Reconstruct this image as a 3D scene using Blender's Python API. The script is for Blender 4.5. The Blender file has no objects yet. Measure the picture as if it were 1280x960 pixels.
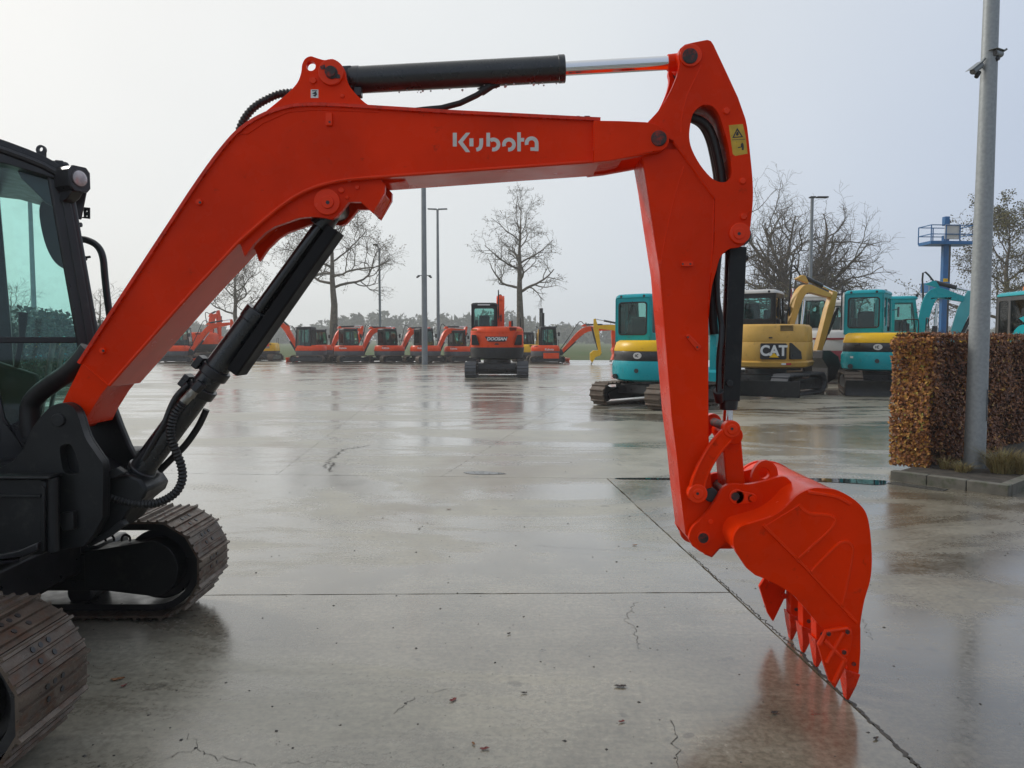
import bpy, bmesh, math, random
from mathutils import Vector, Matrix
from mathutils.geometry import tessellate_polygon

# ------------------------------------------------------------------ camera, sky, sun, exposure
SC = bpy.context.scene
COL = SC.collection
CAM_H = 1.54
F_PX = 930.0
HORIZON = 425.0
PITCH = math.atan((480.0 - HORIZON) / F_PX)

cam_data = bpy.data.cameras.new('camera')
cam_data.sensor_width = 36.0
cam_data.lens = F_PX / 1280.0 * 36.0
cam_data.clip_start = 0.05
cam_data.clip_end = 4000.0
cam = bpy.data.objects.new('camera', cam_data)
COL.objects.link(cam)
cam.location = (0, 0, CAM_H)
cam.rotation_euler = (math.pi / 2 - PITCH, 0, 0)
SC.camera = cam

SUN_AZ = math.radians(-56)      # measured from +Y towards +X : the sun stands behind cloud, ahead and to the left
SUN_EL = math.radians(32)
SUN_DIR = Vector((math.sin(SUN_AZ) * math.cos(SUN_EL), math.cos(SUN_AZ) * math.cos(SUN_EL), math.sin(SUN_EL)))

world = bpy.data.worlds.new('World')
SC.world = world
world.use_nodes = True
wn = world.node_tree.nodes
wl = world.node_tree.links
wn.clear()
w_out = wn.new('ShaderNodeOutputWorld')
w_bg = wn.new('ShaderNodeBackground')
w_bg.inputs['Strength'].default_value = 0.1
sky = wn.new('ShaderNodeTexSky')
sky.sky_type = 'NISHITA'
sky.sun_disc = False
sky.sun_elevation = SUN_EL
sky.sun_rotation = SUN_AZ
sky.air_density = 1.0
sky.dust_density = 2.0
geo = wn.new('ShaderNodeTexCoord')
nrm = wn.new('ShaderNodeVectorMath'); nrm.operation = 'NORMALIZE'
wl.new(geo.outputs['Generated'], nrm.inputs[0])
dot = wn.new('ShaderNodeVectorMath'); dot.operation = 'DOT_PRODUCT'
wl.new(nrm.outputs['Vector'], dot.inputs[0])
dot.inputs[1].default_value = SUN_DIR
ramp = wn.new('ShaderNodeMapRange')          # the overcast is brightest round the veiled sun and dims steadily away from it
ramp.inputs['From Min'].default_value = -1.0
ramp.inputs['From Max'].default_value = 1.0
wl.new(dot.outputs['Value'], ramp.inputs['Value'])
cn = wn.new('ShaderNodeTexNoise')
cn.inputs['Scale'].default_value = 1.6
cn.inputs['Detail'].default_value = 3.0
wl.new(nrm.outputs['Vector'], cn.inputs['Vector'])
crmp = wn.new('ShaderNodeValToRGB')
ce = crmp.color_ramp.elements
ce[0].position, ce[0].color = 0.0, (0.34, 0.40, 0.50, 1)
ce[1].position, ce[1].color = 1.0, (0.99, 0.98, 0.94, 1)
for (p_, c_) in ((0.55, (0.555, 0.635, 0.775)), (0.80, (0.80, 0.83, 0.845))):
    e_ = ce.new(p_); e_.color = (*c_, 1)
wl.new(ramp.outputs['Result'], crmp.inputs['Fac'])
cloud = wn.new('ShaderNodeVectorMath'); cloud.operation = 'SCALE'
cloud.inputs['Scale'].default_value = 10.0
wl.new(crmp.outputs['Color'], cloud.inputs[0])
cvar = wn.new('ShaderNodeMapRange')
cvar.inputs['From Min'].default_value = 0.3
cvar.inputs['From Max'].default_value = 0.7
cvar.inputs['To Min'].default_value = 0.94
cvar.inputs['To Max'].default_value = 1.05
wl.new(cn.outputs['Fac'], cvar.inputs['Value'])
cmul = wn.new('ShaderNodeVectorMath'); cmul.operation = 'SCALE'
wl.new(cloud.outputs['Vector'], cmul.inputs[0])
wl.new(cvar.outputs['Result'], cmul.inputs['Scale'])
smix = wn.new('ShaderNodeMixRGB')
smix.inputs['Fac'].default_value = 0.93      # cloud cover over the clear sky
wl.new(sky.outputs['Color'], smix.inputs['Color1'])
wl.new(cmul.outputs['Vector'], smix.inputs['Color2'])
wl.new(smix.outputs['Color'], w_bg.inputs['Color'])
wl.new(w_bg.outputs['Background'], w_out.inputs['Surface'])

sun_data = bpy.data.lights.new('sun', 'SUN')
sun_data.energy = 1.5
sun_data.angle = math.radians(15)
sun_data.color = (1.0, 0.96, 0.9)
sun = bpy.data.objects.new('sun', sun_data)
COL.objects.link(sun)
sun.rotation_euler = (-SUN_DIR).to_track_quat('-Z', 'Y').to_euler()

vs = SC.view_settings
vs.view_transform = 'Standard'
vs.look = 'None'
vs.exposure = 0.0
vs.gamma = 1.0
vs.use_curve_mapping = False
SC.cycles.use_denoising = True
SC.cycles.max_bounces = 8
SC.cycles.diffuse_bounces = 3
SC.cycles.glossy_bounces = 4
SC.cycles.transmission_bounces = 6
SC.cycles.transparent_max_bounces = 16
SC.cycles.volume_bounces = 2
SC.cycles.caustics_reflective = False
SC.cycles.caustics_refractive = False

# ------------------------------------------------------------------ helpers
SP, CP = math.sin(PITCH), math.cos(PITCH)

def U(px, py, Y):
    """the point of the plane y = Y seen at a pixel of the 1280 x 960 photograph, as (x, z)"""
    a = (px - 640.0) / F_PX
    b = (480.0 - py) / F_PX
    t = Y / (CP + b * SP)
    return (a * t, CAM_H + (b * CP - SP) * t)

def U3(px, py, Y):
    x, z = U(px, py, Y)
    return Vector((x, Y, z))

def UL(pts, Y):
    return [U(p[0], p[1], Y) for p in pts]

def G(px, py):
    """the ground point seen at a pixel"""
    a = (px - 640.0) / F_PX
    b = (480.0 - py) / F_PX
    t = -CAM_H / (b * CP - SP)
    return (a * t, t * (CP + b * SP))

def smooth(pts, n=4, closed=False):
    """Catmull-Rom through the points"""
    out = []
    m = len(pts)
    rng = range(m) if closed else range(m - 1)
    P = [Vector(p) for p in pts]
    for i in rng:
        p0 = P[(i - 1) % m] if closed or i > 0 else P[i]
        p1 = P[i]
        p2 = P[(i + 1) % m]
        p3 = P[(i + 2) % m] if closed or i + 2 < m else P[(i + 1) % m]
        for k in range(n):
            t = k / n
            out.append(0.5 * ((2 * p1) + (p2 - p0) * t + (2 * p0 - 5 * p1 + 4 * p2 - p3) * t * t + (3 * p1 - p0 - 3 * p2 + p3) * t ** 3))
    if not closed:
        out.append(P[-1])
    return [tuple(p) for p in out]

def offset_line(pts, d):
    """an open 2-D polyline moved sideways by d (left of its direction is positive)"""
    out = []
    for i, p in enumerate(pts):
        a = Vector(pts[max(i - 1, 0)]); b = Vector(pts[min(i + 1, len(pts) - 1)])
        t = (b - a).normalized()
        out.append((p[0] - t.y * d, p[1] + t.x * d))
    return out

def circle2(cx, cz, r, n=24, a0=0.0, a1=2 * math.pi):
    full = abs(a1 - a0 - 2 * math.pi) < 1e-6
    k = n if full else n + 1
    return [(cx + r * math.cos(a0 + (a1 - a0) * i / n), cz + r * math.sin(a0 + (a1 - a0) * i / n)) for i in range(k)]

class MB:
    """collects shapes and links them as one mesh object"""
    def __init__(s, M=None):
        s.v = []; s.f = []; s.M = M
    def add(s, verts, faces):
        k = len(s.v)
        if s.M is not None:
            s.v += [tuple(s.M @ Vector(p)) for p in verts]
        else:
            s.v += [tuple(p) for p in verts]
        s.f += [tuple(i + k for i in f) for f in faces]
        return s
    def box(s, x0, x1, y0, y1, z0, z1):
        return s.add([(x0, y0, z0), (x1, y0, z0), (x1, y1, z0), (x0, y1, z0), (x0, y0, z1), (x1, y0, z1), (x1, y1, z1), (x0, y1, z1)],
                     [(0, 3, 2, 1), (4, 5, 6, 7), (0, 1, 5, 4), (1, 2, 6, 5), (2, 3, 7, 6), (3, 0, 4, 7)])
    def bar(s, p0, p1, w, h, up=(0, 0, 1)):
        p0 = Vector(p0); p1 = Vector(p1)
        d = (p1 - p0).normalized()
        u = Vector(up)
        if abs(d.dot(u)) > 0.98:
            u = Vector((1, 0, 0))
        a = d.cross(u).normalized() * (w / 2); b = a.normalized().cross(d).normalized() * (h / 2)
        vs_ = []
        for p in (p0, p1):
            vs_ += [p - a - b, p + a - b, p + a + b, p - a + b]
        return s.add(vs_, [(0, 3, 2, 1), (4, 5, 6, 7), (0, 1, 5, 4), (1, 2, 6, 5), (2, 3, 7, 6), (3, 0, 4, 7)])
    def _extrude(s, loops, lo, hi):
        flat = [p for lp in loops for p in lp]
        n = len(flat)
        tri = tessellate_polygon([[Vector((p[0], p[1], 0)) for p in lp] for lp in loops])
        verts = [lo(p) for p in flat] + [hi(p) for p in flat]
        faces = [tuple(t) for t in tri] + [tuple(i + n for i in reversed(t)) for t in tri]
        k = 0
        for lp in loops:
            m = len(lp)
            for i in range(m):
                j = (i + 1) % m
                faces.append((k + i, k + j, k + j + n, k + i + n))
            k += m
        return s.add(verts, faces)
    def prism(s, poly, y0, y1, holes=()):
        """(x, z) outline pushed along y"""
        return s._extrude([list(poly)] + [list(h) for h in holes], lambda p: (p[0], y0, p[1]), lambda p: (p[0], y1, p[1]))
    def plan(s, poly, z0, z1, holes=()):
        """(x, y) outline pushed along z"""
        return s._extrude([list(poly)] + [list(h) for h in holes], lambda p: (p[0], p[1], z0), lambda p: (p[0], p[1], z1))
    def wallx(s, poly, x0, x1, holes=()):
        """(y, z) outline pushed along x"""
        return s._extrude([list(poly)] + [list(h) for h in holes], lambda p: (x0, p[0], p[1]), lambda p: (x1, p[0], p[1]))
    def loft(s, rings, cap=True):
        n = len(rings[0])
        verts = [p for r in rings for p in r]
        faces = []
        for k in range(len(rings) - 1):
            for i in range(n):
                j = (i + 1) % n
                faces.append((k * n + i, k * n + j, (k + 1) * n + j, (k + 1) * n + i))
        if cap:
            faces.append(tuple(range(n - 1, -1, -1)))
            faces.append(tuple((len(rings) - 1) * n + i for i in range(n)))
        return s.add(verts, faces)
    def tube(s, path, r, n=10, cap=True):
        P = [Vector(p) for p in path]
        rr = r if isinstance(r, (list, tuple)) else [r] * len(P)
        rings = []
        prev = None
        for i, p in enumerate(P):
            d = (P[min(i + 1, len(P) - 1)] - P[max(i - 1, 0)]).normalized()
            if prev is None:
                u = Vector((0, 1, 0)) if abs(d.y) < 0.9 else Vector((1, 0, 0))
                a = d.cross(u).normalized()
            else:
                a = (prev - d * prev.dot(d)).normalized()
            b = d.cross(a)
            prev = a
            rings.append([p + (a * math.cos(2 * math.pi * k / n) + b * math.sin(2 * math.pi * k / n)) * rr[i] for k in range(n)])
        return s.loft(rings, cap)
    def cyl(s, p0, p1, r0, r1=None, n=24):
        return s.tube([p0, p1], [r0, r0 if r1 is None else r1], n)
    def build(s, name, mat, parent=None, bevel=0.0, smooth_angle=38, seg=2, recalc=True):
        me = bpy.data.meshes.new(name)
        me.from_pydata(s.v, [], s.f)
        if recalc:
            bm = bmesh.new(); bm.from_mesh(me)
            bmesh.ops.recalc_face_normals(bm, faces=bm.faces[:])
            bm.to_mesh(me); bm.free()
        me.materials.append(mat)
        if smooth_angle:
            me.polygons.foreach_set('use_smooth', [True] * len(me.polygons))
            me.set_sharp_from_angle(angle=math.radians(smooth_angle))
        return put(name, me, parent, bevel, seg)

INV = {}      # things whose parts are built in world coordinates

def put(name, me, parent=None, bevel=0.0, seg=2):
    o = bpy.data.objects.new(name, me)
    COL.objects.link(o)
    if parent is not None:
        o.parent = parent
        if parent.name in INV:
            o.matrix_parent_inverse = Matrix.Translation(-INV[parent.name])
    if bevel:
        m = o.modifiers.new('bevel', 'BEVEL')
        m.width = bevel; m.segments = seg; m.limit_method = 'ANGLE'; m.angle_limit = math.radians(40)
        m.use_clamp_overlap = True
    return o

def tag(o, label=None, cat=None, group=None, kind=None):
    if label: o['label'] = label
    if cat: o['category'] = cat
    if group: o['group'] = group
    if kind: o['kind'] = kind
    return o

def thing(name, label, cat, loc=(0, 0, 0), rz=0.0, scale=1.0, group=None):
    o = bpy.data.objects.new(name, None)
    COL.objects.link(o)
    o.location = loc
    o.rotation_euler = (0, 0, rz)
    o.scale = (scale, scale, scale)
    o.empty_display_size = 0.2
    return tag(o, label, cat, group)

# ------------------------------------------------------------------ materials
def nmat(name):
    m = bpy.data.materials.new(name)
    m.use_nodes = True
    return m, m.node_tree.nodes, m.node_tree.links, m.node_tree.nodes['Principled BSDF']

def surf(name, rgb, rough=0.5, metal=0.0, coat=0.0, var=0.12, vscale=3.0, dirt=None, dirt_amt=0.0, dirt_scale=6.0,
         bump=0.0, bump_scale=60.0, rvar=0.1, spec=0.5, tint2=None, coords='Object'):
    """a surface with mottled colour, uneven gloss, optional grime and fine relief"""
    m, N, L, b = nmat(name)
    tc = N.new('ShaderNodeTexCoord')
    n1 = N.new('ShaderNodeTexNoise'); n1.inputs['Scale'].default_value = vscale; n1.inputs['Detail'].default_value = 5
    L.new(tc.outputs[coords], n1.inputs['Vector'])
    mix = N.new('ShaderNodeMixRGB')
    c2 = tint2 if tint2 else tuple(c * (1 - var) for c in rgb)
    mix.inputs['Color1'].default_value = (*[c * (1 + (0 if tint2 else var * 0.6)) for c in rgb], 1)
    mix.inputs['Color2'].default_value = (*c2, 1)
    mr = N.new('ShaderNodeMapRange'); mr.inputs['From Min'].default_value = 0.35; mr.inputs['From Max'].default_value = 0.65
    L.new(n1.outputs['Fac'], mr.inputs['Value']); L.new(mr.outputs['Result'], mix.inputs['Fac'])
    col = mix.outputs['Color']
    if dirt:
        n2 = N.new('ShaderNodeTexNoise'); n2.inputs['Scale'].default_value = dirt_scale; n2.inputs['Detail'].default_value = 8; n2.inputs['Roughness'].default_value = 0.7
        L.new(tc.outputs[coords], n2.inputs['Vector'])
        m2 = N.new('ShaderNodeMapRange'); m2.inputs['From Min'].default_value = 0.62 - 0.3 * dirt_amt; m2.inputs['From Max'].default_value = 0.78 - 0.2 * dirt_amt
        L.new(n2.outputs['Fac'], m2.inputs['Value'])
        mx = N.new('ShaderNodeMixRGB'); mx.inputs['Color2'].default_value = (*dirt, 1)
        L.new(m2.outputs['Result'], mx.inputs['Fac']); L.new(col, mx.inputs['Color1'])
        col = mx.outputs['Color']
    L.new(col, b.inputs['Base Color'])
    rr = N.new('ShaderNodeMapRange')
    rr.inputs['From Min'].default_value = 0.3; rr.inputs['From Max'].default_value = 0.7
    rr.inputs['To Min'].default_value = max(0.02, rough - rvar); rr.inputs['To Max'].default_value = min(1, rough + rvar)
    n3 = N.new('ShaderNodeTexNoise'); n3.inputs['Scale'].default_value = vscale * 2.7; n3.inputs['Detail'].default_value = 6
    L.new(tc.outputs[coords], n3.inputs['Vector']); L.new(n3.outputs['Fac'], rr.inputs['Value'])
    L.new(rr.outputs['Result'], b.inputs['Roughness'])
    b.inputs['Metallic'].default_value = metal
    b.inputs['Specular IOR Level'].default_value = spec
    b.inputs['Coat Weight'].default_value = coat
    b.inputs['Coat Roughness'].default_value = 0.12
    if bump:
        n4 = N.new('ShaderNodeTexNoise'); n4.inputs['Scale'].default_value = bump_scale; n4.inputs['Detail'].default_value = 4
        L.new(tc.outputs[coords], n4.inputs['Vector'])
        bp = N.new('ShaderNodeBump'); bp.inputs['Strength'].default_value = bump; bp.inputs['Distance'].default_value = 0.01
        L.new(n4.outputs['Fac'], bp.inputs['Height']); L.new(bp.outputs['Normal'], b.inputs['Normal'])
    return m

def glass(name, tint, refl=1.0, dirt=0.04):
    m, N, L, b = nmat(name)
    N.remove(b)
    out = N['Material Output']
    tr = N.new('ShaderNodeBsdfTransparent'); tr.inputs['Color'].default_value = (*tint, 1)
    gl = N.new('ShaderNodeBsdfGlossy'); gl.inputs['Roughness'].default_value = 0.03
    fr = N.new('ShaderNodeFresnel'); fr.inputs['IOR'].default_value = 1.5
    mx = N.new('ShaderNodeMixShader')
    L.new(fr.outputs['Fac'], mx.inputs['Fac']); L.new(tr.outputs['BSDF'], mx.inputs[1]); L.new(gl.outputs['BSDF'], mx.inputs[2])
    df = N.new('ShaderNodeBsdfDiffuse'); df.inputs['Color'].default_value = (0.35, 0.36, 0.34, 1)
    tc = N.new('ShaderNodeTexCoord'); nz = N.new('ShaderNodeTexNoise'); nz.inputs['Scale'].default_value = 14; nz.inputs['Detail'].default_value = 9
    L.new(tc.outputs['Object'], nz.inputs['Vector'])
    mr = N.new('ShaderNodeMapRange'); mr.inputs['From Min'].default_value = 0.5; mr.inputs['From Max'].default_value = 0.8; mr.inputs['To Max'].default_value = dirt * 4
    L.new(nz.outputs['Fac'], mr.inputs['Value'])
    m2 = N.new('ShaderNodeMixShader')
    L.new(mr.outputs['Result'], m2.inputs['Fac']); L.new(mx.outputs['Shader'], m2.inputs[1]); L.new(df.outputs['BSDF'], m2.inputs[2])
    L.new(m2.outputs['Shader'], out.inputs['Surface'])
    return m

M = {}
ORANGE = (0.78, 0.031, 0.0004)
M['orange'] = surf('orange_paint', ORANGE, 0.27, coat=0.0, spec=0.09, var=0.14, vscale=2.6, dirt=(0.35, 0.02, 0.004), dirt_amt=0.02, dirt_scale=14, bump=0.04, bump_scale=28, rvar=0.14)
M['orange_gloss'] = surf('orange_paint_glossy', (0.82, 0.038, 0.001), 0.20, coat=0.0, spec=0.22, var=0.10, vscale=4.0, rvar=0.08)
M['orange_edge'] = surf('orange_paint_worn', (0.72, 0.030, 0.003), 0.28, coat=0.0, spec=0.3, var=0.2, vscale=9.0, dirt=(0.08, 0.035, 0.025), dirt_amt=0.2, dirt_scale=22)
M['orange_far'] = surf('orange_paint_old', (0.86, 0.072, 0.004), 0.34, coat=0.0, spec=0.25, var=0.12, vscale=2.0, dirt=(0.2, 0.06, 0.03), dirt_amt=0.1)
M['charcoal'] = surf('charcoal_paint', (0.010, 0.011, 0.0115), 0.42, coat=0.0, spec=0.35, var=0.25, vscale=5, dirt=(0.03, 0.029, 0.027), dirt_amt=0.25, dirt_scale=12, bump=0.05, bump_scale=80)
M['black'] = surf('black_paint', (0.011, 0.011, 0.013), 0.36, coat=0.15, var=0.2, vscale=5, dirt=(0.03, 0.03, 0.028), dirt_amt=0.1)
M['cylinder_black'] = surf('cylinder_black', (0.016, 0.018, 0.020), 0.30, coat=0.3, var=0.2, vscale=7, dirt=(0.04, 0.042, 0.04), dirt_amt=0.12, dirt_scale=18)
M['rubber'] = surf('hose_rubber', (0.010, 0.010, 0.010), 0.5, var=0.2, vscale=10)
M['chrome'] = surf('chrome', (0.75, 0.75, 0.76), 0.10, metal=1.0, var=0.05, rvar=0.05)
M['rod_dark'] = surf('dark_rod', (0.06, 0.06, 0.06), 0.22, metal=0.8, var=0.2, rvar=0.08)  # darker metal than the chrome on the other cylinder rods
M['guard'] = surf('guard_black', (0.008, 0.008, 0.009), 0.6, var=0.2, spec=0.2)
M['steel'] = surf('bare_steel', (0.32, 0.31, 0.28), 0.38, metal=0.9, var=0.25, vscale=20, dirt=(0.10, 0.06, 0.03), dirt_amt=0.3, dirt_scale=25)
M['pin'] = surf('worn_pin', (0.035, 0.030, 0.028), 0.5, metal=0.3, var=0.3, vscale=40, dirt=(0.42, 0.016, 0.002), dirt_amt=0.42, dirt_scale=34)
M['track'] = surf('track_steel', (0.12, 0.092, 0.07), 0.42, metal=0.4, var=0.4, vscale=9, dirt=(0.13, 0.058, 0.030), dirt_amt=0.42, dirt_scale=11, bump=0.25, bump_scale=55, rvar=0.18)
M['track_far'] = surf('track_steel_muddy', (0.10, 0.075, 0.055), 0.6, metal=0.2, var=0.35, vscale=9, dirt=(0.13, 0.08, 0.05), dirt_amt=0.5, dirt_scale=9)
M['white'] = surf('white_paint', (0.75, 0.75, 0.73), 0.4, var=0.05)
M['decal_white'] = surf('white_lettering', (0.62, 0.60, 0.57), 0.5, var=0.08, vscale=30)
M['yellow'] = surf('yellow_paint', (0.86, 0.50, 0.010), 0.35, coat=0.0, spec=0.25, var=0.08, dirt=(0.25, 0.14, 0.03), dirt_amt=0.05)
M['decal_yellow'] = surf('yellow_decal', (0.55, 0.34, 0.02), 0.35, var=0.15, vscale=30)
M['teal'] = surf('teal_paint', (0.003, 0.34, 0.39), 0.32, coat=0.0, spec=0.25, var=0.10, vscale=1.5, dirt=(0.05, 0.14, 0.15), dirt_amt=0.08)
M['teal_pale'] = surf('teal_paint_faded', (0.05, 0.36, 0.40), 0.4, coat=0.2, var=0.10)
M['tan'] = surf('sand_yellow_paint', (0.66, 0.38, 0.080), 0.40, coat=0.0, spec=0.3, var=0.12, vscale=2, dirt=(0.25, 0.14, 0.05), dirt_amt=0.12)
M['crimson'] = surf('dark_red_paint', (0.22, 0.012, 0.02), 0.4, var=0.1)
M['offwhite'] = surf('offwhite_paint', (0.58, 0.56, 0.52), 0.4, var=0.08, dirt=(0.3, 0.28, 0.24), dirt_amt=0.1)
M['blue'] = surf('blue_paint', (0.015, 0.13, 0.33), 0.4, var=0.15, dirt=(0.1, 0.15, 0.2), dirt_amt=0.1)
M['grey_plastic'] = surf('grey_plastic', (0.07, 0.072, 0.078), 0.55, var=0.15)
M['interior'] = surf('dark_interior', (0.02, 0.021, 0.023), 0.6, var=0.2)
M['lens'] = surf('lamp_lens', (0.5, 0.5, 0.5), 0.08, coat=1.0, var=0.3, vscale=20)
M['amber'] = surf('amber_lens', (0.7, 0.16, 0.01), 0.2, coat=0.5)
M['red_lens'] = surf('red_lens', (0.45, 0.01, 0.01), 0.2, coat=0.5)
M['galv'] = surf('galvanised_steel', (0.30, 0.32, 0.325), 0.52, metal=0.35, var=0.12, vscale=30, dirt=(0.36, 0.38, 0.38), dirt_amt=0.3, dirt_scale=60, bump=0.06, bump_scale=120)
M['galv_far'] = surf('galvanised_steel_far', (0.22, 0.24, 0.25), 0.55, metal=0.2, var=0.1)
M['glass'] = glass('cab_glass', (0.84, 0.975, 0.955), dirt=0.010)
M['glass_far'] = glass('cab_glass_far', (0.62, 0.82, 0.78), dirt=0.02)
# ------------------------------------------------------------------ the setting: yard, field, far wood
def concrete(name='wet_concrete', tone=(1.0, 1.0, 1.0), gain=1.0):
    m, N, L, b = nmat(name)
    tc = N.new('ShaderNodeTexCoord')
    def noise(scale, detail=5, rough=0.55, stretch=None, off=0.0, dist=0.0):
        n = N.new('ShaderNodeTexNoise')
        n.inputs['Scale'].default_value = scale; n.inputs['Detail'].default_value = detail; n.inputs['Roughness'].default_value = rough
        n.inputs['Distortion'].default_value = dist
        mp = N.new('ShaderNodeMapping')
        mp.inputs['Location'].default_value = (off, off * 0.7, off * 0.3)
        if stretch: mp.inputs['Scale'].default_value = stretch
        L.new(tc.outputs['Object'], mp.inputs['Vector']); L.new(mp.outputs['Vector'], n.inputs['Vector'])
        return n.outputs['Fac']
    def rng(src, a, c, t0=0.0, t1=1.0):
        r = N.new('ShaderNodeMapRange'); r.interpolation_type = 'SMOOTHSTEP'
        r.inputs['From Min'].default_value = a; r.inputs['From Max'].default_value = c
        r.inputs['To Min'].default_value = t0; r.inputs['To Max'].default_value = t1
        L.new(src, r.inputs['Value']); return r.outputs['Result']
    def mth(op, a, c):
        r = N.new('ShaderNodeMath'); r.operation = op
        for i, q in enumerate((a, c)):
            if isinstance(q, (int, float)): r.inputs[i].default_value = q
            else: L.new(q, r.inputs[i])
        return r.outputs[0]
    def mixc(f, a, c, mode='MIX'):
        r = N.new('ShaderNodeMixRGB'); r.blend_type = mode
        for k, q in (('Fac', f), ('Color1', a), ('Color2', c)):
            if isinstance(q, tuple): r.inputs[k].default_value = (*q, 1)
            elif isinstance(q, (int, float)): r.inputs[k].default_value = q
            else: L.new(q, r.inputs[k])
        return r.outputs['Color']
    wet = rng(noise(0.42, 7, 0.66, (0.55, 1.3, 1), 3.1, 0.8), 0.40, 0.58)
    med = rng(noise(2.2, 6, 0.62, None, 1.0), 0.35, 0.68)
    fine = noise(34, 6, 0.7)
    grit = noise(190, 3, 0.6)
    stain = rng(noise(0.30, 5, 0.65, (1.0, 0.6, 1), 8.0, 0.5), 0.54, 0.70)
    brush = noise(9, 5, 0.6, (0.35, 4.0, 1), 2.0)
    dry = mixc(med, (0.355, 0.350, 0.312), (0.275, 0.270, 0.240))
    damp = mixc(med, (0.225, 0.213, 0.182), (0.145, 0.135, 0.112))
    c = mixc(wet, dry, damp)
    c = mixc(mth('MULTIPLY', stain, 0.62), c, (0.165, 0.125, 0.088))
    c = mixc(0.8, c, mixc(rng(fine, 0.3, 0.7), (0.62, 0.62, 0.62), (1.25, 1.25, 1.25)), 'MULTIPLY')
    c = mixc(0.35, c, mixc(rng(brush, 0.3, 0.7), (0.78, 0.78, 0.78), (1.15, 1.15, 1.15)), 'MULTIPLY')
    scuff = rng(noise(3.0, 4, 0.7, (0.25, 2.6, 1), 12.0, 0.4), 0.56, 0.74)
    c = mixc(mth('MULTIPLY', scuff, 0.32), c, (0.085, 0.075, 0.062))
    spots = rng(noise(7.5, 2, 0.4, None, 5.0), 0.70, 0.74)
    c = mixc(mth('MULTIPLY', spots, 0.5), c, (0.06, 0.055, 0.05))
    c = mixc(1.0, c, tuple(t * gain for t in tone), 'MULTIPLY')
    L.new(c, b.inputs['Base Color'])
    r = mth('ADD', rng(wet, 0.0, 1.0, 0.34, 0.15), mth('MULTIPLY', rng(fine, 0.3, 0.7), 0.10))
    r = mth('ADD', r, mth('MULTIPLY', med, -0.05))
    L.new(r, b.inputs['Roughness'])
    b.inputs['Specular IOR Level'].default_value = 0.5
    b.inputs['IOR'].default_value = 1.5
    L.new(rng(wet, 0.0, 1.0, 0.55, 1.0), b.inputs['Coat Weight'])
    L.new(mth('ADD', r, 0.02), b.inputs['Coat Roughness'])
    b.inputs['Coat IOR'].default_value = 1.42
    h = mth('ADD', mth('MULTIPLY', fine, 0.5), mth('MULTIPLY', grit, 0.25))
    bp = N.new('ShaderNodeBump'); bp.inputs['Strength'].default_value = 0.07; bp.inputs['Distance'].default_value = 0.004
    L.new(h, bp.inputs['Height']); L.new(bp.outputs['Normal'], b.inputs['Normal'])
    return m

M['concrete'] = concrete(tone=(1.0, 0.945, 0.825), gain=1.02)
M['concrete_brown'] = concrete('wet_concrete_older_pour', (1.0, 0.895, 0.735), 0.76)
M['joint'] = surf('joint_dirt', (0.045, 0.042, 0.036), 0.6, var=0.4, vscale=12)
M['crack'] = surf('crack_dirt', (0.05, 0.046, 0.04), 0.7, var=0.4, vscale=25)
M['grass_field'] = surf('field_grass', (0.075, 0.115, 0.035), 0.9, var=0.3, vscale=0.15, tint2=(0.11, 0.12, 0.05), spec=0.1)
M['water'] = surf('puddle_water', (0.012, 0.012, 0.011), 0.02, var=0.1, rvar=0.01)

# field beyond the yard, one sheet to the horizon
f_ = MB(); f_.add([(-1500, -60, -0.16), (1500, -60, -0.16), (1500, 2600, -0.16), (-1500, 2600, -0.16)], [(0, 1, 2, 3)])
tag(f_.build('field', M['grass_field'], smooth_angle=0), kind='structure')
YB = 57.0
g_ = MB(); g_.box(-70, 80, -12, YB, -0.15, -0.022)
ground = tag(g_.build('yard', M['joint'], smooth_angle=0), 'wet concrete yard of large slabs with joints and cracks', kind='structure')

def line_at(p, q):
    (x0, y0), (x1, y1) = p, q
    return (x0, y0, x1 - x0, y1 - y0)
def meet(a, b):
    ax, ay, adx, ady = a; bx, by, bdx, bdy = b
    t = ((bx - ax) * bdy - (by - ay) * bdx) / (adx * bdy - ady * bdx)
    return (ax + adx * t, ay + ady * t)
LA = line_at(G(255, 744), G(910, 740.5))
LB = line_at(G(280, 592.5), G(1100, 602))
LD = line_at(G(775, 613), G(1150, 960))
LF1 = line_at(G(435, 525), G(500, 475))
LF2 = line_at(G(566, 587), G(700, 505))
LC = (0, 14.9, 1, 0.012); LC2 = (0, 22.6, 1, 0.01); LC3 = (0, 32.0, 1, 0.0)
LL = (-9.0, 0, -0.02, 1); LR = (12.5, 0, 0.03, 1)
FAR = (0, YB - 0.05, 1, 0); NEAR = (0, -11.9, 1, 0); WEST = (-69.9, 0, 0, 1); EAST = (79.9, 0, 0, 1)
LF3 = (5.3, 9.0, 0.06, 1)
rnd = random.Random(4)

def inset(poly, g):
    """shrink a convex polygon by g"""
    n = len(poly)
    cx = sum(p[0] for p in poly) / n; cy = sum(p[1] for p in poly) / n
    L_ = []
    for i in range(n):
        a = Vector(poly[i]); b = Vector(poly[(i + 1) % n])
        d = (b - a).normalized(); nn = Vector((-d.y, d.x))
        if nn.dot(Vector((cx, cy)) - a) < 0: nn = -nn
        a = a + nn * g
        L_.append((a.x, a.y, d.x, d.y))
    return [meet(L_[i - 1], L_[i]) for i in range(n)]

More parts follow.
